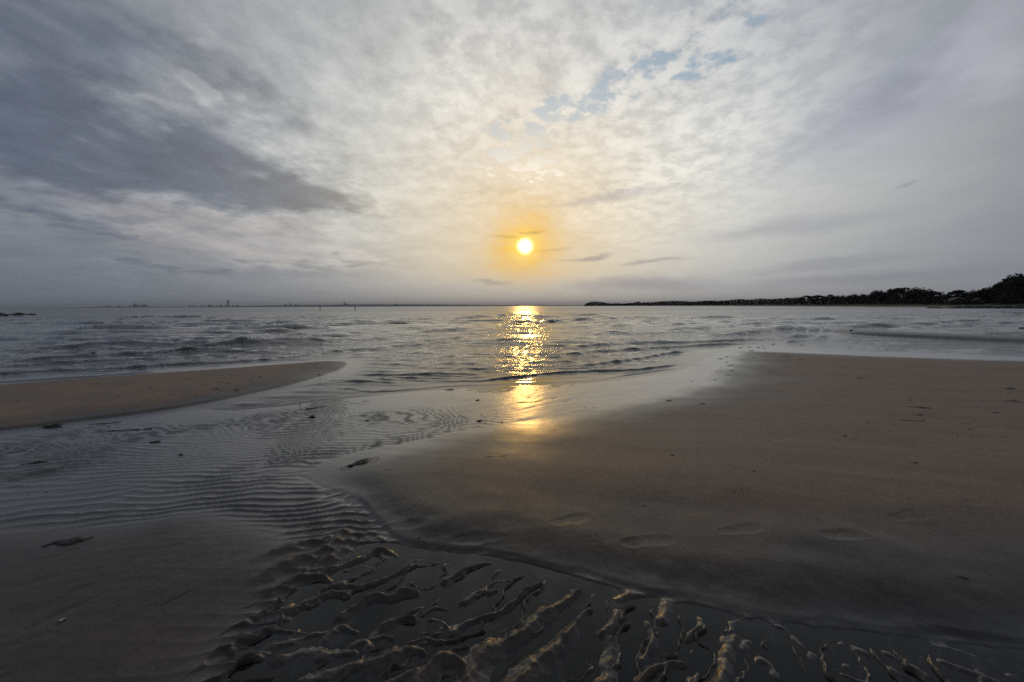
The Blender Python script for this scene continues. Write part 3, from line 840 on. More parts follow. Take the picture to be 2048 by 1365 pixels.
# ------------------------------------------------------------------ object helpers
def link(o, parent=None):
    C.objects.link(o)
    if parent is not None: o.parent = parent
    return o


def tag(o, label, cat, group=None):
    o['label'] = label; o['category'] = cat
    if group: o['group'] = group
    return o


def empty(name, loc, rz=0.0):
    o = bpy.data.objects.new(name, None); o.empty_display_size = 0.1
    o.location = loc; o.rotation_euler = (0, 0, rz)
    return link(o)


def mesh_obj(name, verts, faces, mat, parent=None, smooth=False):
    me = bpy.data.meshes.new(name); me.from_pydata([tuple(v) for v in verts], [], faces)
    if smooth: me.polygons.foreach_set('use_smooth', [True] * len(me.polygons))
    me.materials.append(mat); me.update()
    return link(bpy.data.objects.new(name, me), parent)


def simple_mat(name, c1, c2, scale, rough=0.8, bump=0.0, bscale=None):
    m, g, b = new_mat(name)
    pos = g.node('ShaderNodeTexCoord').outputs['Object']
    n = g.noise(pos, scale, 5, 0.6)
    g.put(b.inputs['Base Color'], g.mix(g.mapr(n, 0.3, 0.7), c1, c2))
    b.inputs['Roughness'].default_value = rough
    if bump:
        bp = g.node('ShaderNodeBump'); bp.inputs['Distance'].default_value = bump
        g.put(bp.inputs['Height'], g.noise(pos, bscale or scale * 3, 4, 0.6)); g.l.new(bp.outputs[0], b.inputs['Normal'])
    return m


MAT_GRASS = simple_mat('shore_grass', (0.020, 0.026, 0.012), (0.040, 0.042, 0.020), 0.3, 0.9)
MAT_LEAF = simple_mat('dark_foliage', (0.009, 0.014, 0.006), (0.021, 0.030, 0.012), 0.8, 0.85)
MAT_BARK = simple_mat('bark', (0.030, 0.024, 0.018), (0.055, 0.045, 0.035), 3.0, 0.9)
MAT_ROCK = simple_mat('dark_rock', (0.012, 0.012, 0.012), (0.040, 0.038, 0.034), 1.5, 0.7, 0.05)
MAT_WEED = simple_mat('wet_seaweed', (0.006, 0.005, 0.003), (0.020, 0.014, 0.008), 30.0, 0.45, 0.002, 90)
MAT_TWIG = simple_mat('wet_twig', (0.012, 0.009, 0.006), (0.035, 0.026, 0.018), 40.0, 0.6)
MAT_SHELL = simple_mat('pale_shell', (0.50, 0.44, 0.34), (0.68, 0.62, 0.52), 60.0, 0.4)
MAT_STONE = simple_mat('dark_pebble', (0.016, 0.014, 0.012), (0.035, 0.031, 0.027), 40.0, 0.5)
MAT_POST = simple_mat('tarred_post', (0.012, 0.011, 0.010), (0.030, 0.026, 0.022), 4.0, 0.7)
MAT_CONC = simple_mat('pale_concrete', (0.16, 0.16, 0.165), (0.24, 0.24, 0.245), 0.02, 0.8)
MAT_GLASSY = simple_mat('dark_window', (0.02, 0.025, 0.03), (0.04, 0.045, 0.05), 0.05, 0.2)
MAT_FARLAND = simple_mat('far_land', (0.02, 0.026, 0.018), (0.04, 0.045, 0.03), 0.002, 0.9)
MAT_WHITE = simple_mat('white_boards', (0.55, 0.55, 0.53), (0.70, 0.70, 0.68), 1.0, 0.7)
MAT_DARKWALL = simple_mat('dark_boards', (0.025, 0.020, 0.016), (0.045, 0.036, 0.028), 2.0, 0.8)
MAT_FSAND = simple_mat('far_sand', (0.13, 0.11, 0.085), (0.19, 0.165, 0.13), 0.3, 0.8)
MAT_ROOF = simple_mat('dark_roof', (0.02, 0.02, 0.02), (0.035, 0.033, 0.03), 2.0, 0.8)
MAT_BIRD = simple_mat('gull_feather', (0.05, 0.05, 0.05), (0.10, 0.10, 0.105), 12.0, 0.8)

# ------------------------------------------------------------------ wooded shore on the right
DPX = [1150, 1168, 1210, 1300, 1400, 1500, 1600, 1750, 1900, 2048, 2300, 2700]
DD = [1600, 1500, 1400, 1100, 800, 560, 390, 250, 200, 170, 140, 118]


def shore_D(px): return float(np.interp(px, DPX, DD))


def horizon_y(px): return 612.5 + (1024 - px) * ROLL


def shore_pt(px, back, z):
    D = shore_D(px)
    return Vector(((px - 1024) / FPX * D * (1 + back / D), D + back, z))


pxs = list(np.linspace(1168, 2700, 150))
sec_beach = [(-6, -1.0), (0, 0.02), (3, 0.35), (7, 0.75), (9, 0.72)]
sec_land = [(8.6, 0.2), (8.8, 0.95), (12, 1.4), (18, 1.9), (40, 2.3), (110, 2.6), (170, 1.5), (176, -1.0)]


def strip(name, sec, mat, jitter):
    V = []; Fc = []
    n = len(sec)
    for i, px in enumerate(pxs):
        D = shore_D(px); k = 1.0 if D < 300 else 1.0 + (D - 300) / 500.0
        for j, (b, z) in enumerate(sec):
            jb = jitter * vnoise(np.array([i * 0.37 + 3.0]), np.array([j * 3.1]), 601)[0]
            V.append(shore_pt(px, b * k + jb * k, z + (0.25 * jb if z > 0.3 else 0)))
    for i in range(len(pxs) - 1):
        for j in range(n - 1):
            a = i * n + j
            Fc.append((a, a + n, a + n + 1, a + 1))
    return mesh_obj(name, V, Fc, mat, smooth=True)


fb = strip('far_beach', sec_beach, MAT_FSAND, 1.2); fb['kind'] = 'structure'
sland = strip('shore_land', sec_land, MAT_GRASS, 0.8); sland['kind'] = 'structure'


def leaf_cloud(lobes, n, size, rnd, flat=0.75):
    V = []; Fc = []
    wts = [l[3] * l[4] * l[5] for l in lobes]; tot = sum(wts)
    for (cx, cy_, cz, rx, ry, rz), w in zip(lobes, wts):
        for _ in range(max(6, int(n * w / tot))):
            while True:
                p = Vector((rnd.uniform(-1, 1), rnd.uniform(-1, 1), rnd.uniform(-1, 1)))
                if 0.05 < p.length <= 1: break
            p = p.normalized() * (p.length ** 0.45)
            c = Vector((cx + p.x * rx, cy_ + p.y * ry, cz + p.z * rz))
            nrm = Vector((rnd.gauss(0, 1), rnd.gauss(0, 1), rnd.gauss(0, 1))).normalized()
            t = nrm.orthogonal().normalized(); b = nrm.cross(t)
            s = size * rnd.uniform(0.6, 1.3)
            k = len(V)
            V += [c + t * s, c + b * s * 0.7 + t * s * 0.1, c - t * s * 0.9, c - b * s * 0.75]
            Fc.append((k, k + 1, k + 2, k + 3))
    return V, Fc


def tube(V, Fc, pts, radii, sides=6):
    base = len(V)
    for i, p in enumerate(pts):
        p = Vector(p)
        d = (Vector(pts[min(i + 1, len(pts) - 1)]) - Vector(pts[max(i - 1, 0)])).normalized()
        t = d.orthogonal().normalized(); b = d.cross(t)
        for s in range(sides):
            a = 2 * math.pi * s / sides
            V.append(p + (t * math.cos(a) + b * math.sin(a)) * radii[i])
    for i in range(len(pts) - 1):
        for s in range(sides):
            a = base + i * sides + s; b_ = base + i * sides + (s + 1) % sides
            Fc.append((a, b_, b_ + sides, a + sides))
    Fc.append(tuple(base + s for s in range(sides))[::-1])
    Fc.append(tuple(base + (len(pts) - 1) * sides + s for s in range(sides)))


def make_tree_meshes(seed, kind):
    """unit tree about 10 m tall, crown about 8 m wide"""
    rnd = random.Random(seed)
    lobes = []
    if kind == 'pine':          # flat-topped, layered
        for k in range(9):
            a = rnd.uniform(0, 6.28); r = rnd.uniform(0.3, 3.0); z = rnd.uniform(5.0, 9.0)
            lobes.append((r * math.cos(a), r * math.sin(a), z, rnd.uniform(1.2, 2.1), rnd.uniform(1.2, 2.1), rnd.uniform(0.5, 0.9)))
        lobes.append((0, 0, 8.8, 1.8, 1.8, 0.9))
    else:
        for k in range(11):
            a = rnd.uniform(0, 6.28); r = rnd.uniform(0.4, 2.6); z = rnd.uniform(2.4, 8.0)
            q = rnd.uniform(1.0, 1.9) * (1.1 - 0.05 * abs(z - 5))
            lobes.append((r * math.cos(a), r * math.sin(a), z, q, q, q * 0.85))
        lobes.append((0, 0, 5.5, 2.6, 2.6, 3.2)); lobes.append((0.3, 0, 8.7, 1.3, 1.3, 1.1))
    V, Fc = leaf_cloud(lobes, 1700, 0.30, rnd)
    cm = bpy.data.meshes.new('crown'); cm.from_pydata([tuple(v) for v in V], [], Fc); cm.materials.append(MAT_LEAF)
    V = []; Fc = []
    lean = rnd.uniform(-0.5, 0.5)
    tube(V, Fc, [(0, 0, -0.6), (lean * 0.2, 0, 1.5), (lean * 0.6, 0.1, 4), (lean, 0, 7)], [0.32, 0.25, 0.18, 0.07])
    for l in lobes[:6]:
        z0 = max(1.5, l[2] - 2.0)
        tube(V, Fc, [(lean * z0 / 7, 0, z0), ((lean * z0 / 7 + l[0]) / 2, l[1] / 2, (z0 + l[2]) / 2 + 0.2), (l[0], l[1], l[2])], [0.13, 0.09, 0.03], 5)
    tm = bpy.data.meshes.new('trunk'); tm.from_pydata([tuple(v) for v in V], [], Fc); tm.materials.append(MAT_BARK)
    return cm, tm


TREES = {'broad': [make_tree_meshes(s, 'broad') for s in (1, 2, 3, 4)], 'pine': [make_tree_meshes(s, 'pine') for s in (11, 12, 13)]}
tree_spots = [(2118, 556, 52, 'broad'), (2092, 550, 56, 'broad'), (2066, 552, 50, 'broad'), (2040, 548, 50, 'broad'), (2018, 549, 46, 'broad'), (2004, 558, 40, 'broad'), (1992, 566, 34, 'broad'),
              (1980, 572, 30, 'broad'), (1967, 576, 28, 'broad'), (1953, 579, 24, 'broad'), (1940, 580, 14, 'broad'), (1928, 583, 20, 'broad'), (1912, 581, 28, 'pine'), (1898, 585, 20, 'pine'),
              (1880, 587, 20, 'broad'), (1862, 583, 18, 'pine'), (1850, 579, 24, 'broad'), (1836, 576, 26, 'broad'), (1823, 575, 26, 'broad'), (1805, 576, 24, 'pine'), (1791, 577, 24, 'pine'),
              (1778, 578, 22, 'broad'), (1767, 583, 18, 'broad'), (1755, 581, 20, 'broad'), (1744, 581, 20, 'broad'), (1731, 590, 18, 'broad'), (1722, 588, 16, 'broad'), (1707, 588, 18, 'broad'),
              (1694, 591, 18, 'broad'), (1681, 591, 18, 'broad'), (1670, 591, 16, 'broad'), (1657, 590, 18, 'pine'), (1645, 592, 16, 'broad'), (1633, 591, 18, 'pine'), (1622, 596, 14, 'broad'), (1612, 592, 16, 'pine'), (1600, 594, 16, 'broad')]
ORD = ['first', 'second', 'third', 'fourth', 'fifth', 'sixth', 'seventh', 'eighth', 'ninth', 'tenth', 'eleventh', 'twelfth', 'thirteenth', 'fourteenth', 'fifteenth',
       'sixteenth', 'seventeenth', 'eighteenth', 'nineteenth', 'twentieth', 'twenty-first', 'twenty-second', 'twenty-third', 'twenty-fourth', 'twenty-fifth', 'twenty-sixth', 'twenty-seventh']
vis = [t for t in tree_spots if t[0] <= 2048]
rt = random.Random(5)
for i, (px, top, wpx, kind) in enumerate(tree_spots):
    back = rt.uniform(20, 34) if px < 2000 else rt.uniform(16, 30)
    base = shore_pt(px, back, 1.7)
    D = base.y
    H = (horizon_y(px) - top) / FPX * D + CAM_H - 1.7
    W = max(wpx, 14) * D / FPX * 1.25
    cm, tm = TREES[kind][i % len(TREES[kind])]
    t = empty('pine_tree' if kind == 'pine' else 'broadleaf_tree', base, rt.uniform(0, 6.28))
    sz = H / 9.7; sx = max(W / 8.0, sz * 0.7)
    t.scale = (sx, sx, sz)
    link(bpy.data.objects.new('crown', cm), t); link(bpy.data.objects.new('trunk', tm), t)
    word = 'flat-topped pine' if kind == 'pine' else 'rounded broadleaf tree'
    if px > 2048:
        lab = 'dark tree of the wooded shore, %s beyond the right edge of the frame' % ORD[2 - i]
        tag(t, lab, 'tree', 'trees beyond the right edge')
    else:
        k = [v[0] for v in vis].index(px)
        if k == 0: lab = 'tallest dark broadleaf tree at the right end of the wooded shore'
        elif k < 19: lab = 'dark %s, %s along the wooded shore counting from the right end' % (word, ORD[k])
        else: lab = 'small dark %s, %s along the far shore counting from the low far wood' % (word, ORD[len(vis) - 1 - k])
        tag(t, lab, 'tree', 'trees on the wooded shore')

# undergrowth that fills the foot of the wood, and the far wood that reads as one mass
rnd = random.Random(77)
V = []; Fc = []
for px in np.arange(1592, 2320, 3.0):
    for rep_ in range(3):
        back = rnd.uniform(12, 46); b = shore_pt(px + rnd.uniform(-2, 2), back, 1.5)
        D = b.y; topy = float(np.interp(px, [1590, 1650, 1740, 1830, 1866, 1890, 1960, 1990, 2040, 2320], [598, 594, 588, 583, 589, 594, 585, 578, 562, 558]))
        H = max(1.2, ((horizon_y(px) - topy) / FPX * D) * rnd.uniform(0.45, 1.0))
        if 1896 < px < 1928 and back < 30: H = min(H, 1.0)
        if 1948 < px < 1966 and back < 30: H = min(H, 1.0)
        r = rnd.uniform(1.2, 2.4)
        v, f = leaf_cloud([(b.x, b.y, b.z + H * 0.5, r, r, H * 0.55)], 60, 0.42, rnd)
        k = len(V); V += v; Fc += [tuple(q + k for q in ff) for ff in f]
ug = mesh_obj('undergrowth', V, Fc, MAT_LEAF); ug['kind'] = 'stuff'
ug['label'] = 'dense dark undergrowth along the foot of the wooded shore'; ug['category'] = 'undergrowth'
V = []; Fc = []
SKY_PX = [1168, 1174, 1182, 1195, 1206, 1214, 1222, 1250, 1266, 1274, 1282, 1300, 1320, 1355, 1388, 1417, 1436, 1456, 1482, 1496, 1517, 1534, 1571, 1597, 1612]
SKY_Y = [611, 606, 603.5, 603, 604.5, 607, 607, 607, 606, 603, 605.5, 605, 602.5, 602, 603.5, 601, 602, 600, 598, 599.5, 597, 598, 596, 594, 593]
for px in np.arange(1170, 1604, 1.6):
    D0 = shore_D(px)
    topy = float(np.interp(px, SKY_PX, SKY_Y)) + rnd.uniform(-0.4, 0.9)
    for rep_ in range(2):
        back = rnd.uniform(14, 60) * (1 + D0 / 900)
        b = shore_pt(px, back, 1.6); D = b.y
        H = max(0.6, (horizon_y(px) - topy) / FPX * D + CAM_H - 1.6)
        r = 1.6 * D / FPX * rnd.uniform(0.9, 1.6)
        v, f = leaf_cloud([(b.x, b.y, b.z + H * 0.46, r, r, H * 0.52)], 46, 0.30 * r + 0.25, rnd)
        k = len(V); V += v; Fc += [tuple(q + k for q in ff) for ff in f]
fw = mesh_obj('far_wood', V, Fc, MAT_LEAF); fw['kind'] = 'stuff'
fw['label'] = 'low dark wood running out to the rounded tip of the far headland'; fw['category'] = 'wood'


def box(V, Fc, x0, x1, y0, y1, z0, z1):
    k = len(V)
    V += [(x0, y0, z0), (x1, y0, z0), (x1, y1, z0), (x0, y1, z0), (x0, y0, z1), (x1, y0, z1), (x1, y1, z1), (x0, y1, z1)]
    Fc += [(k, k + 3, k + 2, k + 1), (k + 4, k + 5, k + 6, k + 7), (k, k + 1, k + 5, k + 4), (k + 1, k + 2, k + 6, k + 5), (k + 2, k + 3, k + 7, k + 6), (k + 3, k, k + 4, k + 7)]


def part_box(name, dims, mat, parent):
    V = []; Fc = []
    for d in (dims if isinstance(dims[0], (tuple, list)) else [dims]): box(V, Fc, *d)
    return mesh_obj(name, V, Fc, mat, parent)


def house(px, base_back, w, d, wall_h, ridge_h, label, wall_mat, lit_trim=True, win=True):
    p = shore_pt(px, base_back, 1.25)
    t = empty('beach_house', p, math.atan2(-p.x, p.y) * 0.6)
    tag(t, label, 'house')
    V = [(-w / 2, 0, -0.6), (w / 2, 0, -0.6), (w / 2, 0, wall_h), (0, 0, ridge_h), (-w / 2, 0, wall_h)]
    V += [(x_, d, z_) for (x_, y_, z_) in V]
    Fc = [(0, 1, 2, 3, 4), (9, 8, 7, 6, 5), (0, 5, 6, 1), (1, 6, 7, 2), (4, 9, 5, 0), (2, 7, 8, 3), (3, 8, 9, 4)]
    mesh_obj('wall', V, Fc, wall_mat, t)
    # roof slabs
    V = []; Fc = []
    for s in (-1, 1):
        e = (s * (w / 2 + 0.5), wall_h - 0.30 * (ridge_h - wall_h) / (w / 2) * 1.6)
        k = len(V)
        for y_ in (-0.5, d + 0.5):
            V += [(0, y_, ridge_h + 0.05), (e[0], y_, e[1] + 0.05), (e[0], y_, e[1] + 0.25), (0, y_, ridge_h + 0.27)]
        Fc += [(k, k + 1, k + 2, k + 3), (k + 7, k + 6, k + 5, k + 4), (k, k + 4, k + 5, k + 1), (k + 1, k + 5, k + 6, k + 2), (k + 2, k + 6, k + 7, k + 3), (k + 3, k + 7, k + 4, k)]
    rf = mesh_obj('roof', V, Fc, MAT_ROOF, t)
    if lit_trim:  # white boards put the lit roof edge into the colour
        for s in (-1, 1):
            ex = s * (w / 2 + 0.5); ez = wall_h - 0.30 * (ridge_h - wall_h) / (w / 2) * 1.6
            V = [(0, -0.58, ridge_h - 0.02), (ex, -0.58, ez - 0.02), (ex, -0.58, ez + 0.34), (0, -0.58, ridge_h + 0.36)]
            V += [(a, -0.51, c) for a, b, c in V]
            mesh_obj('lit_edge_board', V, [(0, 1, 2, 3), (7, 6, 5, 4), (0, 4, 5, 1), (1, 5, 6, 2), (2, 6, 7, 3), (3, 7, 4, 0)], MAT_WHITE, rf)
    if win:
        for wx_ in (-w * 0.22, w * 0.22):
            wd = part_box('window', (wx_ - 0.55, wx_ + 0.55, -0.06, -0.01, 0.9, 2.0), MAT_WHITE, t)
            part_box('pane', (wx_ - 0.45, wx_ + 0.45, -0.09, -0.062, 1.0, 1.9), MAT_GLASSY, wd)
    return t


house(1912, 14, 6.2, 7, 2.3, 4.0, 'dark gabled beach house with pale roof edge among the shore trees', MAT_DARKWALL)
house(1957, 14, 3.6, 5, 2.4, 3.3, 'small house with pale window frames beside the tall trees', MAT_DARKWALL, lit_trim=False)
house(1598, 16, 3.0, 3, 1.1, 2.2, 'far white cottage with pointed gable low on the wooded shore', MAT_WHITE, lit_trim=False, win=False)
house(1627, 16, 4.2, 3, 0.9, 1.2, 'long low white cottage on the far wooded shore', MAT_WHITE, lit_trim=False, win=False)


def rowing_boat(px, back, L, label, mat, z=0.55):
    p = shore_pt(px, back, z); t = empty('rowing_boat', p, 0.15); tag(t, label, 'boat')
    V = []; Fc = []; n = 9
    for i in range(n):
        u = -1 + 2 * i / (n - 1); wv = 0.26 * L * (1 - abs(u) ** 2.4) + 0.01; sh = 0.10 * L * u * u * 0.6
        V += [(u * L / 2, -wv, 0.19 * L + sh), (u * L / 2, -wv * 0.75, 0.06 * L), (u * L / 2, 0, 0.0 + 0.03 * L * abs(u) ** 3), (u * L / 2, wv * 0.75, 0.06 * L), (u * L / 2, wv, 0.19 * L + sh)]
    for i in range(n - 1):
        for j in range(4):
            a = i * 5 + j; Fc.append((a, a + 1, a + 6, a + 5))
    h_ = mesh_obj('hull', V, Fc, mat, t)
    md = h_.modifiers.new('thick', 'SOLIDIFY'); md.thickness = 0.03 * L
    for u in (-0.2, 0.2):
        part_box('thwart', (u * L - 0.05 * L, u * L + 0.05 * L, -0.22 * L, 0.22 * L, 0.14 * L, 0.165 * L), MAT_TWIG, t)


rowing_boat(1843, 5.5, 2.6, 'white rowing boat drawn up on the pale far beach', MAT_WHITE)
rowing_boat(1970, 8.0, 2.2, 'pale rowing boat on the grass edge below the tall trees', MAT_WHITE, 1.0)

# ------------------------------------------------------------------ rocks
def rock(name, loc, size, seed, mat, flat=0.5, sub=3):
    bm = bmesh.new(); bmesh.ops.create_icosphere(bm, subdivisions=sub, radius=1.0)
    for v in bm.verts:
        n = mnoise.fractal(v.co * 1.6 + Vector((seed * 3.1, seed, -seed)), 0.8, 2.0, 4)
        n2 = mnoise.noise(v.co * 0.9 + Vector((seed, 0, seed * 2)))
        v.co *= 1 + 0.28 * n + 0.25 * n2
        v.co = Vector((v.co.x * size[0], v.co.y * size[1], max(v.co.z, -flat) * size[2]))
    me = bpy.data.meshes.new(name); bm.to_mesh(me); bm.free(); me.materials.append(mat)
    o = bpy.data.objects.new(name, me); o.location = loc
    return link(o)


def rock_spit(name, pts, n, seed, label, hmax, rmin, rmax):
    """low reef: boulders heaped along a line, each boulder a part of the reef"""
    rd = random.Random(seed)
    a, b = Vector(pts[0]), Vector(pts[1])
    t = empty(name, (a + b) / 2); tag(t, label, 'rocks')
    for i in range(n):
        u = rd.random(); p = a.lerp(b, u) - (a + b) / 2
        k = (1 - u) ** 0.7
        r = rd.uniform(rmin, rmax) * (0.35 + 0.65 * k)
        o = rock('boulder', (p.x + rd.uniform(-r, r), p.y + rd.uniform(-1.5, 1.5) * r, hmax * k * rd.uniform(0.0, 0.55)), (r * 1.3, r, r * 0.6), rd.uniform(0, 50), MAT_ROCK, 0.6, 2)
        o.parent = t


q0 = on_plane(-60, 638); q1 = on_plane(64, 632)
rock_spit('rock_reef', (q0, q1), 34, 3, 'low black reef of boulders running in from the left edge', 1.15, 0.5, 1.1)
q0 = on_plane(2090, 617.5); q1 = on_plane(1852, 617.2)
rock_spit('weedy_reef', (q0, q1), 70, 4, 'long low dark reef off the pale beach at the right', 0.25, 0.7, 1.9)
q0 = on_plane(2075, 663); q1 = on_plane(2012, 661)
rock_spit('rock_cluster', (q0, q1), 16, 5, 'flat dark rocks awash at the right edge near the thin sand bar', 0.05, 0.16, 0.34)
p = on_plane(188, 712)
tag(rock('boulder', (p.x, p.y, 0.02), (0.115, 0.10, 0.075), 8.3, MAT_ROCK, 0.6), 'lone rounded dark stone standing in the shallow water at left', 'stone')
p = shore_pt(1689, -9, 0.05)
tag(rock('boulder', p, (2.0, 1.0, 0.45), 4.3, MAT_ROCK, 0.5), 'low dark rock just off the far shore under the trees', 'rock')

# ------------------------------------------------------------------ marker posts
for px, lab in ((640, 'left of two slim dark marker posts standing in the sea'), (710, 'right of two slim dark marker posts standing in the sea, with a wider top')):
    p = on_plane(px, 622.0)
    t = empty('marker_post', (p.x, p.y, 0)); tag(t, lab, 'post', 'marker posts in the sea')
    V = []; Fc = []
    tube(V, Fc, [(0, 0, -2.0), (0.02, 0, 0.2), (0.05, 0, 1.25)], [0.14, 0.12, 0.10], 8)
    mesh_obj('pole', V, Fc, MAT_POST, t)
    V = []; Fc = []
    w = 0.24 if px == 710 else 0.15
    tube(V, Fc, [(0.05, 0, 1.2), (0.05, 0, 1.26), (0.05, 0, 1.44), (0.05, 0, 1.5)], [w * 0.7, w, w, w * 0.5], 8)
    mesh_obj('cap', V, Fc, MAT_POST, t)

# ------------------------------------------------------------------ far coast and town
FY = 14000.0
MPX = FY / FPX


def far_x(px): return (px - 1024) / FPX * FY


cp = [-900, -200, 0, 120, 190, 240, 300, 360, 450, 500, 600, 700, 800, 900, 1000, 1150, 1300, 1500]
ch = [0.6, 0.6, 0.7, 0.9, 2.2, 2.6, 2.2, 1.8, 2.4, 3.2, 4.4, 5.4, 5.2, 4.0, 2.8, 2.2, 1.8, 1.2]
V = []; Fc = []
fx = np.linspace(-900, 1500, 420)
for i, px in enumerate(fx):
    hh = (np.interp(px, cp, ch) + 0.5 * fbm(np.array([px * 0.06]), np.array([2.0]), 700, 4)[0]) * MPX
    hh = max(hh, 6)
    for (dy_, k) in ((-60, -0.3), (0, 0.12), (300, 0.55), (1200, 0.9), (2200, 1.0), (3200, 0.5), (3600, -0.3)):
        V.append((far_x(px) * (1 + dy_ / FY), FY + dy_, hh * k if k > 0 else -3.0))
n = 7
for i in range(len(fx) - 1):
    for j in range(n - 1):
        a = i * n + j; Fc.append((a, a + n, a + n + 1, a + 1))
fc = mesh_obj('far_coast', V, Fc, MAT_FARLAND, smooth=True); fc['kind'] = 'structure'

TOWN = [(459.5, 2.6, 13.0, 'tower', 'lone tall slender tower standing highest on the hazy far coast'),
        (276, 7, 7.0, 'block', 'tallest bulky block of the hazy left cluster on the far coast'),
        (287, 4.5, 5.0, 'block', 'narrow middle block of the hazy left cluster on the far coast'),
        (295.5, 6.5, 5.8, 'block', 'right-hand bulky block of the hazy left cluster on the far coast'),
        (264, 4, 3.6, 'block', 'small flat block just left of the hazy left cluster'),
        (243, 6, 3.6, 'hall', 'long pale hall at the left end of the far town'),
        (222, 9, 3.4, 'hall', 'wide low harbour hall at the far left of the town'),
        (205, 5, 3.8, 'crane', 'faint harbour crane at the far left of the town'),
        (383.5, 1.8, 4.4, 'tower', 'thin short spire left of the middle of the far town'),
        (391, 2.0, 4.0, 'tower', 'thin short tower beside the spire on the far coast'),
        (408, 5.0, 3.0, 'hall', 'low rounded hall midway to the tall slender tower'),
        (424, 7.0, 4.2, 'block', 'broad stepped block left of the tall slender tower'),
        (437, 4.0, 3.2, 'hall', 'low hall between the stepped block and the tall tower'),
        (446.5, 3.6, 4.6, 'block', 'squarish block two plots left of the tall slender tower'),
        (455.5, 3.2, 4.2, 'block', 'small block directly left of the tall slender tower'),
        (470, 6.0, 3.4, 'hall', 'low hall just right of the tall slender tower'),
        (478, 4.0, 3.8, 'block', 'small block right of the tall slender tower'),
        (574.5, 4.0, 5.6, 'block', 'left low block of the trio on the far ridge'),
        (582.7, 2.2, 7.0, 'tower', 'slim tower in the middle of the trio on the far ridge'),
        (595, 4.0, 5.4, 'hall', 'right low hall of the trio on the far ridge'),
        (692.5, 5.0, 9.0, 'stepped', 'stepped church-like building alone on top of the far ridge'),
        (794, 3.5, 6.2, 'hall', 'faint low farm building on the right of the far ridge')]
for i, (px, w, h_, kind, lab) in enumerate(TOWN):
    W = w * MPX; H = h_ * MPX + 1.5
    y_ = FY - 130
    x_ = far_x(px) * y_ / FY
    if 560 < px < 800: y_ = FY + 250; x_ = far_x(px) * y_ / FY
    name = {'tower': 'tower_block', 'block': 'apartment_block', 'hall': 'harbour_hall', 'crane': 'harbour_crane', 'stepped': 'church'}[kind]
    t = empty(name, (x_, y_, 0)); tag(t, lab, {'crane': 'crane', 'stepped': 'church'}.get(kind, 'building'))
    d = max(W * 0.7, 30)
    if kind == 'tower':
        V = []; Fc = []
        nseg = 9
        for k in range(nseg + 1):
            a = math.radians(10 * k) if h_ > 10 else 0
            for (sx, sy) in ((-1, -1), (1, -1), (1, 1), (-1, 1)):
                X = sx * W / 2 * (0.92 if k == nseg else 1); Y = sy * W / 2
                V.append((X * math.cos(a) - Y * math.sin(a), X * math.sin(a) + Y * math.cos(a), H * k / nseg))
        for k in range(nseg):
            for s in range(4):
                a = k * 4 + s; b = k * 4 + (s + 1) % 4
                Fc.append((a, b, b + 4, a + 4))
        Fc.append((nseg * 4, nseg * 4 + 1, nseg * 4 + 2, nseg * 4 + 3))
        mesh_obj('shaft', V, Fc, MAT_CONC, t)
        part_box('roof_plant', (-W * 0.2, W * 0.2, -W * 0.2, W * 0.2, H, H + W * 0.25), MAT_CONC, t)
    elif kind == 'block':
        part_box('wall', [(-W / 2, W * 0.15, -d / 2, d / 2, 0, H), (W * 0.15, W / 2, -d / 2 + 4, d / 2 - 4, 0, H * 0.72)], MAT_CONC, t)
        part_box('roof_plant', (-W * 0.35, -W * 0.1, -d * 0.2, d * 0.2, H, H * 1.08), MAT_CONC, t)
        for fl in range(3):
            z_ = H * (0.25 + 0.2 * fl)
            part_box('window_band', (-W * 0.46, W * 0.11, -d / 2 - 0.6, -d / 2 - 0.02, z_, z_ + H * 0.07), MAT_GLASSY, t)
    elif kind == 'hall':
        V = []; Fc = []
        prof = [(-W / 2, 0), (-W / 2, H * 0.72), (-W * 0.25, H * 0.93), (0, H), (W * 0.25, H * 0.93), (W / 2, H * 0.72), (W / 2, 0)]
        for yy in (-d / 2, d / 2): V += [(a, yy, b) for a, b in prof]
        m_ = len(prof)
        Fc = [tuple(range(m_ - 1, -1, -1)), tuple(range(m_, 2 * m_))] + [(k, k + 1, k + 1 + m_, k + m_) for k in range(m_ - 1)]
        mesh_obj('shell', V, Fc, MAT_CONC, t)
        part_box('door', (-W * 0.15, W * 0.15, -d / 2 - 0.6, -d / 2 - 0.02, 0, H * 0.4), MAT_GLASSY, t)
    elif kind == 'crane':
        for sx in (-1, 1):
            V = []; Fc = []
            tube(V, Fc, [(sx * W * 0.3, 0, 0), (sx * W * 0.12, 0, H * 0.85)], [3.5, 2.5], 5)
            mesh_obj('leg', V, Fc, MAT_CONC, t)
        V = []; Fc = []
        tube(V, Fc, [(-W * 0.5, 0, H * 0.82), (W * 0.1, 0, H * 0.88), (W * 0.9, 0, H * 1.15)], [3, 4, 2], 5)
        mesh_obj('boom', V, Fc, MAT_CONC, t)
    else:
        part_box('nave', (-W * 0.2, W * 0.5, -d / 2, d / 2, 0, H * 0.72), MAT_CONC, t)
        tw = part_box('tower', (-W * 0.5, -W * 0.2, -d * 0.3, d * 0.3, 0, H * 0.92), MAT_CONC, t)
        mesh_obj('spire', [(-W * .5, -d * .3, H * .92), (-W * .2, -d * .3, H * .92), (-W * .2, d * .3, H * .92), (-W * .5, d * .3, H * .92), (-W * .35, 0, H * 1.12)], [(0, 1, 4), (1, 2, 4), (2, 3, 4), (3, 0, 4)], MAT_CONC, tw)

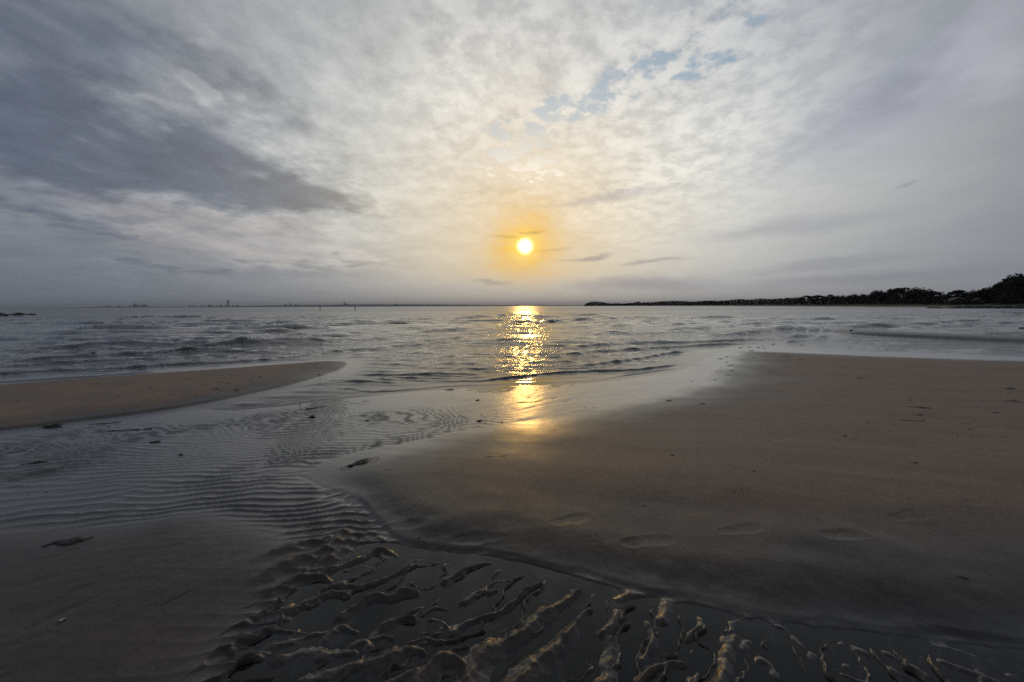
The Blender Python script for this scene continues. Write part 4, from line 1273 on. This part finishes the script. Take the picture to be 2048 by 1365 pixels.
# ------------------------------------------------------------------ things lying on the sand
def settle(lst):
    """pixel spots -> points on the sand"""
    pts = [on_plane(px, py) for px, py in lst]
    for _ in range(3):
        hz_ = terrain(np.array([p.x for p in pts]), np.array([p.y for p in pts]))
        pts = [on_plane(px, py, max(float(h_), 0.0)) for (px, py), h_ in zip(lst, hz_)]
    return pts


def weed_mesh(kind, L, rd):
    V = []; Fc = []

    def ribbon(p, a, l, w, curl, lift):
        n_ = 7; pts = []; x_, y_ = p; ang = a
        for i in range(n_ + 1):
            u = i / n_
            pts.append((x_, y_, lift * math.sin(u * math.pi) + rd.uniform(0, 0.15) * w + 0.25 * w))
            ang += curl / n_ + rd.uniform(-0.25, 0.25); x_ += math.cos(ang) * l / n_; y_ += math.sin(ang) * l / n_
        k = len(V)
        for i, q in enumerate(pts):
            u = i / n_; ww = w * (0.35 + 0.65 * math.sin(math.pi * min(1, u * 0.85 + 0.15))) * rd.uniform(0.75, 1.25)
            nx, ny = -math.sin(a), math.cos(a); th = 0.30 * w
            V.extend([(q[0] + nx * ww, q[1] + ny * ww, q[2]), (q[0], q[1], q[2] + th), (q[0] - nx * ww, q[1] - ny * ww, q[2]), (q[0], q[1], q[2] - th)])
        for i in range(n_):
            for s in range(4):
                a_ = k + i * 4 + s; b_ = k + i * 4 + (s + 1) % 4
                Fc.append((a_, b_, b_ + 4, a_ + 4))
        Fc.append((k, k + 1, k + 2, k + 3)); Fc.append((k + n_ * 4 + 3, k + n_ * 4 + 2, k + n_ * 4 + 1, k + n_ * 4))

    def pad(cx, cy_, rx, ry, h_):
        k = len(V); n_ = 12
        ph = rd.uniform(0, 6)
        for ring, (rr_, zz_) in enumerate(((1.0, -0.1), (0.85, 0.5), (0.5, 0.9))):
            for s in range(n_):
                a = 2 * math.pi * s / n_
                r_ = rr_ * (1 + 0.22 * math.sin(2 * a + ph) + 0.16 * math.sin(3 * a + 2 * ph) + rd.uniform(-0.13, 0.13))
                V.append((cx + rx * r_ * math.cos(a), cy_ + ry * r_ * math.sin(a), 0.55 * h_ * zz_ * rd.uniform(0.8, 1.2)))
        V.append((cx, cy_, 0.55 * h_))
        for ring in range(2):
            for s in range(n_):
                a_ = k + ring * n_ + s; b_ = k + ring * n_ + (s + 1) % n_
                Fc.append((a_, b_, b_ + n_, a_ + n_))
        for s in range(n_): Fc.append((k + 2 * n_ + s, k + 2 * n_ + (s + 1) % n_, k + 3 * n_))

    if kind == 'clump':
        pad(0.08 * L, 0, 0.26 * L, 0.12 * L, 0.11 * L); pad(-0.14 * L, -0.03 * L, 0.20 * L, 0.10 * L, 0.08 * L)
        for i in range(9):
            ribbon((rd.uniform(-0.25, 0.25) * L, rd.uniform(-0.06, 0.06) * L), rd.choice((0, math.pi)) + rd.uniform(-0.7, 0.7), rd.uniform(0.25, 0.5) * L, rd.uniform(0.018, 0.04) * L, rd.uniform(-1, 1), 0.05 * L)
    elif kind == 'trail':
        for i in range(4):
            pad((-0.42 + 0.28 * i) * L, rd.uniform(-0.03, 0.03) * L, rd.uniform(0.09, 0.17) * L, rd.uniform(0.03, 0.06) * L, 0.05 * L)
        for i in range(5):
            ribbon((rd.uniform(-0.5, 0.2) * L, rd.uniform(-0.03, 0.03) * L), rd.uniform(-0.25, 0.25), rd.uniform(0.25, 0.45) * L, 0.014 * L, rd.uniform(-0.4, 0.4), 0.01 * L)
    elif kind == 'fronds':
        for i in range(7):
            ribbon((-0.5 * L + rd.uniform(0, 0.3) * L, rd.uniform(-0.05, 0.05) * L), rd.uniform(-0.22, 0.18), rd.uniform(0.4, 0.75) * L, 0.012 * L, rd.uniform(-0.5, 0.5), 0.01 * L)
    elif kind == 'pad':
        pad(0, 0, 0.42 * L, 0.22 * L, 0.14 * L); pad(0.18 * L, 0.05 * L, 0.26 * L, 0.14 * L, 0.16 * L)
        ribbon((0.3 * L, 0), rd.uniform(-0.4, 0.4), 0.3 * L, 0.05 * L, 0.4, 0.02 * L)
        ribbon((-0.3 * L, 0), math.pi + rd.uniform(-0.4, 0.4), 0.28 * L, 0.045 * L, 0.4, 0.02 * L)
    elif kind == 'knob':
        pad(0, 0, 0.46 * L, 0.36 * L, 0.34 * L); pad(0.1 * L, 0.02 * L, 0.3 * L, 0.26 * L, 0.44 * L)
        ribbon((-0.3 * L, -0.1 * L), math.pi, 0.35 * L, 0.05 * L, 0.5, 0.02 * L)
    elif kind == 'twig':
        pts = []; n_ = 9
        for i in range(n_): pts.append(((i / (n_ - 1) - 0.5) * L, 0.05 * L * math.sin(i * 0.9 + rd.uniform(0, 1)) + rd.uniform(-0.012, 0.012) * L, 0.010 * L + 0.006 * L * math.sin(i)))
        tube(V, Fc, pts, [max(0.003, 0.012 * L) * (0.6 + 0.4 * math.sin(math.pi * i / (n_ - 1))) for i in range(n_)], 5)
        tube(V, Fc, [pts[5], (pts[5][0] + 0.10 * L, pts[5][1] + 0.07 * L, 0.014 * L), (pts[5][0] + 0.17 * L, pts[5][1] + 0.10 * L, 0.02 * L)], [0.007 * L, 0.006 * L, 0.003 * L], 5)
    elif kind == 'sprig':
        tube(V, Fc, [(-0.7 * L, 0.02 * L, 0.02 * L), (-0.3 * L, 0, 0.03 * L), (0, 0, 0.08 * L)], [0.02 * L, 0.03 * L, 0.04 * L], 5)
        tube(V, Fc, [(0, 0, 0.0), (0.02 * L, 0, 0.35 * L), (0.16 * L, 0.02 * L, 0.75 * L)], [0.05 * L, 0.05 * L, 0.02 * L], 5)
        tube(V, Fc, [(0, 0, 0.06 * L), (0.12 * L, -0.2 * L, 0.05 * L), (0.2 * L, -0.42 * L, 0.02 * L)], [0.05 * L, 0.04 * L, 0.02 * L], 5)
    elif kind == 'shell':
        n_ = 9; k0 = len(V)
        V.append((0, 0.0, 0.02 * L))
        for r_ in (0.35, 0.7, 1.0):
            for s in range(n_):
                a = math.radians(-75 + 150 * s / (n_ - 1)); q = r_ * (1 + 0.05 * (s % 2))
                V.append((0.5 * L * q * math.sin(a), 0.5 * L * q * math.cos(a) * 0.9, L * (0.05 + 0.26 * math.sin(r_ * math.pi * 0.85) + 0.015 * (s % 2))))
        for s in range(n_ - 1): Fc.append((k0, k0 + 1 + s, k0 + 2 + s))
        for r_ in range(2):
            for s in range(n_ - 1):
                a_ = k0 + 1 + r_ * n_ + s; Fc.append((a_, a_ + n_, a_ + n_ + 1, a_ + 1))
    return V, Fc


def P(px, py, L, kind, rot, label, cat='seaweed', group=None): LYING.append((px, py, L, kind, rot, label, cat, group))


LYING = []
P(716, 928, 66, 'clump', 0.30, 'large ragged black seaweed clump at the pointed left end of the big sand bank')
P(624, 834, 15, 'knob', 0.1, 'rounded black seaweed knob below the long trailing strip on the wet flat')
P(624, 817, 46, 'trail', 0.35, 'long thin black seaweed strip just right of the forked sprig')
P(572, 826, 13, 'pad', 0.1, 'left of two small black seaweed scraps below the forked sprig')
P(588, 826, 12, 'pad', 0.2, 'right of two small black seaweed scraps below the forked sprig')
P(600, 811, 12, 'sprig', 0.0, 'tiny forked black sprig sticking up from the channel edge')
P(728, 832, 15, 'pad', 0.1, 'upper of two small dark scraps right of the seaweed knob')
P(733, 841, 16, 'pad', 0.0, 'lower of two small dark scraps right of the seaweed knob')
P(516, 837, 12, 'pad', 0.2, 'left of the two smallest dark scraps at the left of the drift line')
P(534, 833, 12, 'pad', 0.1, 'right of the two smallest dark scraps at the left of the drift line')
P(260, 861, 74, 'trail', 0.12, 'long dark seaweed trail lying on the ripples below the left sand bar')
P(310, 884, 24, 'pad', 0.1, 'small dark weed scrap right of the long trail on the ripples')
P(362, 910, 12, 'knob', 0.1, 'tiny dark knob of weed among the ripples')
P(102, 851, 36, 'pad', 0.05, 'flat dark weed mat at the foot of the left sand bar')
P(210, 847, 48, 'twig', 0.25, 'thin dark twig lying below the left sand bar', 'twig')
P(66, 927, 34, 'pad', 0.2, 'dark weed mat on the ripples near the left edge')
P(88, 945, 12, 'pad', 0.1, 'tiny dark scrap beside the weed mat near the left edge')
P(134, 1085, 66, 'pad', 0.12, 'broad flat black weed mat lying on the smooth foreground hump')
P(302, 1098, 10, 'pad', 0.1, 'tiny dark scrap on the smooth foreground hump')
P(124, 1243, 16, 'shell', 0.6, 'small pale shell on the foreground hump at lower left', 'shell')
P(92, 984, 8, 'shell', 0.2, 'tiny white shell placed as a glint among the ripples near the left edge', 'shell')  # white shell stands in for a glint of light
P(1338, 802, 24, 'clump', 0.0, 'black seaweed clump on the sunlit edge of the big sand bank')
P(1404, 808, 20, 'pad', 0.05, 'flat dark weed piece right of the clump on the bank edge')
P(1346, 911, 10, 'knob', 0.2, 'small dark pebble-like weed knob alone in the middle of the bank')
P(1508, 943, 8, 'knob', 0.4, 'tiny dark knob right of the middle of the bank')
P(1438, 971, 9, 'pad', -0.2, 'tiny dark scrap between two footprints and the middle of the bank')
P(1362, 996, 10, 'pad', 0.0, 'tiny dark scrap above the large front footprint')
P(1286, 1012, 13, 'pad', -0.4, 'small dark curled scrap above the left side of the front footprint')
P(1411, 1032, 15, 'fronds', 0.35, 'two-part dark scrap left of the wide shallow footprint')
P(1434, 1039, 10, 'pad', 0.2, 'tiny scrap touching the end of the wide shallow footprint')
P(1829, 926, 20, 'pad', -0.05, 'oval black weed scrap standing alone on the right of the bank')
P(1939, 859, 19, 'pad', -0.1, 'larger of two black scraps near the right edge of the bank')
P(1934, 848, 13, 'pad', -0.1, 'smaller of two black scraps near the right edge of the bank')
P(1914, 871, 7, 'knob', 0.0, 'tiny black knob left of the pair near the right edge')
P(1838, 830, 21, 'pad', -0.05, 'black weed pad between the frond heap and the curved twig')
P(1845, 815, 56, 'fronds', -0.12, 'heap of long dark fronds on the right of the bank')
P(1820, 796, 10, 'pad', 0.0, 'upper of two scraps above the frond heap')
P(1819, 801, 13, 'pad', 0.0, 'lower of two scraps above the frond heap')
P(1828, 842, 46, 'twig', -0.05, 'thin curved twig below the black weed pad on the bank', 'twig')
P(1735, 845, 14, 'pad', 0.0, 'small dark scrap left of the curved twig on the bank')
P(1690, 872, 10, 'knob', 0.2, 'tiny dark knob beside a pale fleck on the bank')
P(1684, 871, 6, 'shell', 0.2, 'tiny pale shell fleck beside a dark knob on the bank', 'shell')
P(1803, 886, 8, 'pad', 0.0, 'tiny brown scrap alone left of the oval scrap')
P(1991, 826, 18, 'pad', -0.1, 'thin dark scrap near the right edge below the frond trail')
P(1946, 793, 18, 'twig', -0.1, 'short dark twig near the upper right of the bank', 'twig')
P(2030, 803, 56, 'fronds', -0.15, 'trail of brown fronds crossing the right edge of the frame')
P(2022, 778, 26, 'pad', 0.0, 'flat dark scrap at the right edge above the brown fronds')
P(1720, 757, 20, 'pad', 0.0, 'flat dark scrap in the upper middle of the bank')
P(1892, 815, 16, 'fronds', 0.0, 'thin brown scrap between the frond heap and the short twig')
P(898, 780, 22, 'pad', 0.0, 'dark weed scrap at the water line left of the sun reflection')
P(955, 801, 10, 'knob', 0.0, 'tiny dark knob on the wet apron left of the sun reflection')
P(958, 843, 14, 'knob', 0.3, 'dark knob at the head of a small rill on the wet apron')
P(1004, 845, 7, 'knob', 0.0, 'tiny knob right of the rill head on the wet apron')
P(1060, 804, 56, 'twig', 0.16, 'long thin twig lying in the sun reflection on wet sand', 'twig')
P(1086, 812, 18, 'twig', -0.8, 'short forked twig end right below the sun reflection', 'twig')
P(1170, 815, 9, 'pad', 0.0, 'first of two tiny scraps right of the sun reflection')
P(1186, 816, 9, 'pad', 0.0, 'second of two tiny scraps right of the sun reflection')
P(992, 914, 44, 'twig', 0.12, 'thin pale-edged twig on the bank right of the large seaweed clump', 'twig')
P(776, 940, 18, 'twig', 0.15, 'short twig just right of the large seaweed clump', 'twig')
P(1919, 1153, 24, 'pad', -0.5, 'dark leaf-like weed scrap in the shaded lower right of the bank')
P(838, 1077, 9, 'knob', 0.0, 'largest pebble at the end of a pebble trail by the bank lip', 'pebble')
P(872, 1070, 6, 'knob', 0.0, 'small pebble in the trail between bank lip and footprint', 'pebble')
P(856, 1073, 5, 'knob', 0.0, 'smallest pebble in the trail by the bank lip', 'pebble')
P(1191, 1068, 7, 'knob', 0.0, 'upper of two pebbles left of the front footprint', 'pebble')
P(1183, 1082, 7, 'knob', 0.0, 'lower of two pebbles left of the front footprint', 'pebble')
for k, (px, py) in enumerate(sorted([(432, 778), (439, 765), (344, 789), (192, 767), (473, 779), (234, 794), (378, 759), (455, 768), (500, 762), (520, 754), (410, 770), (300, 775)])):
    P(px, py, 12, 'pad', 0.1 * (k % 3 - 1), 'small dark weed scrap on the left sand bar, %s counting from the left' % ORD[k], 'seaweed', 'scraps on the left sand bar')
P(638, 749, 10, 'pad', 0.2, 'dark scrap near the pointed right end of the left sand bar')
P(676, 724, 14, 'pad', 0.0, 'dark scrap on the seaward edge of the left bar tip')
for k, (px, py) in enumerate(sorted([(1441, 718), (1453, 714), (1453, 725), (1465, 730), (1459, 732), (1464, 742), (1457, 751), (1509, 715), (1540, 746), (1486, 692), (1481, 696), (1499, 695), (1516, 696), (1524, 692),
                              (1546, 689), (1528, 697), (1503, 702), (1533, 707), (1546, 709), (1575, 713), (1602, 719), (1603, 728), (1660, 716), (1680, 751), (1604, 691), (1430, 760), (1385, 763)])):
    P(px, py, 9 + (k * 7) % 5, 'pad', 0.1 * (k % 5 - 2), 'tiny dark weed scrap around the seaward tip of the big bank, %s from the left' % ORD[k], 'seaweed', 'scraps at the seaward tip of the bank')
spots = settle([(l[0], l[1]) for l in LYING])
for i, ((px, py, L, kind, rot, lab, cat, grp), p) in enumerate(zip(LYING, spots)):
    depth_ = p.y * math.cos(PITCH) + (CAM_H - p.z) * math.sin(PITCH)
    Lm = L * depth_ / FPX * (0.85 if L < 30 else 1.0)
    V, Fc = weed_mesh(kind, Lm, random.Random(1000 + i))
    nm_ = {'seaweed': 'seaweed_clump' if kind == 'clump' else 'seaweed_strand' if kind in ('trail', 'fronds') else 'seaweed_sprig' if kind == 'sprig' else 'seaweed_scrap', 'twig': 'twig', 'shell': 'seashell', 'pebble': 'pebble'}[cat]
    o = mesh_obj(nm_, V, Fc, {'twig': MAT_TWIG, 'shell': MAT_SHELL, 'pebble': MAT_STONE}.get(cat, MAT_WEED), smooth=(kind == 'shell'))
    o.location = (p.x, p.y, p.z - 0.002)
    o.rotation_euler = (0, 0, rot * 1.6)
    tag(o, lab, cat, grp)

# a small wader on the thin bar
p = settle([(1702, 666)])[0]
b = empty('shore_bird', p, 0.3); b.scale = (0.65, 0.65, 0.65); tag(b, 'small dark shore bird standing on the thin sand bar at right', 'bird')
V = []; Fc = []
tube(V, Fc, [(-0.20, 0, 0.15), (-0.14, 0, 0.155), (-0.07, 0, 0.16), (0.0, 0, 0.165), (0.07, 0, 0.18), (0.11, 0, 0.205), (0.135, 0, 0.235), (0.165, 0, 0.245), (0.185, 0, 0.240), (0.235, 0, 0.232)],
     [0.008, 0.028, 0.052, 0.060, 0.050, 0.034, 0.027, 0.026, 0.012, 0.003], 10)
mesh_obj('body', V, Fc, MAT_BIRD, b, smooth=True)
for sy in (-0.02, 0.02):
    V = []; Fc = []
    tube(V, Fc, [(0.0, sy, 0.12), (0.01, sy, 0.06), (0.0, sy, 0.0), (0.03, sy, 0.0)], [0.008, 0.005, 0.005, 0.004], 5)
    mesh_obj('leg', V, Fc, MAT_TWIG, b)

# ------------------------------------------------------------------ haze over the water
m = bpy.data.materials.new('haze'); m.use_nodes = True
nt = m.node_tree; nt.nodes.remove(nt.nodes['Principled BSDF'])
vol = nt.nodes.new('ShaderNodeVolumePrincipled')
vol.inputs['Color'].default_value = (0.74, 0.85, 1.0, 1); vol.inputs['Density'].default_value = 3.4e-5; vol.inputs['Anisotropy'].default_value = 0.2
nt.links.new(vol.outputs[0], [n for n in nt.nodes if n.type == 'OUTPUT_MATERIAL'][0].inputs['Volume'])
hz_o = part_box('haze', (-260000, 260000, -400, 36000, -5, 300), m, None)
hz_o['kind'] = 'stuff'; hz_o['label'] = 'thin evening haze over the sea'; hz_o['category'] = 'haze'
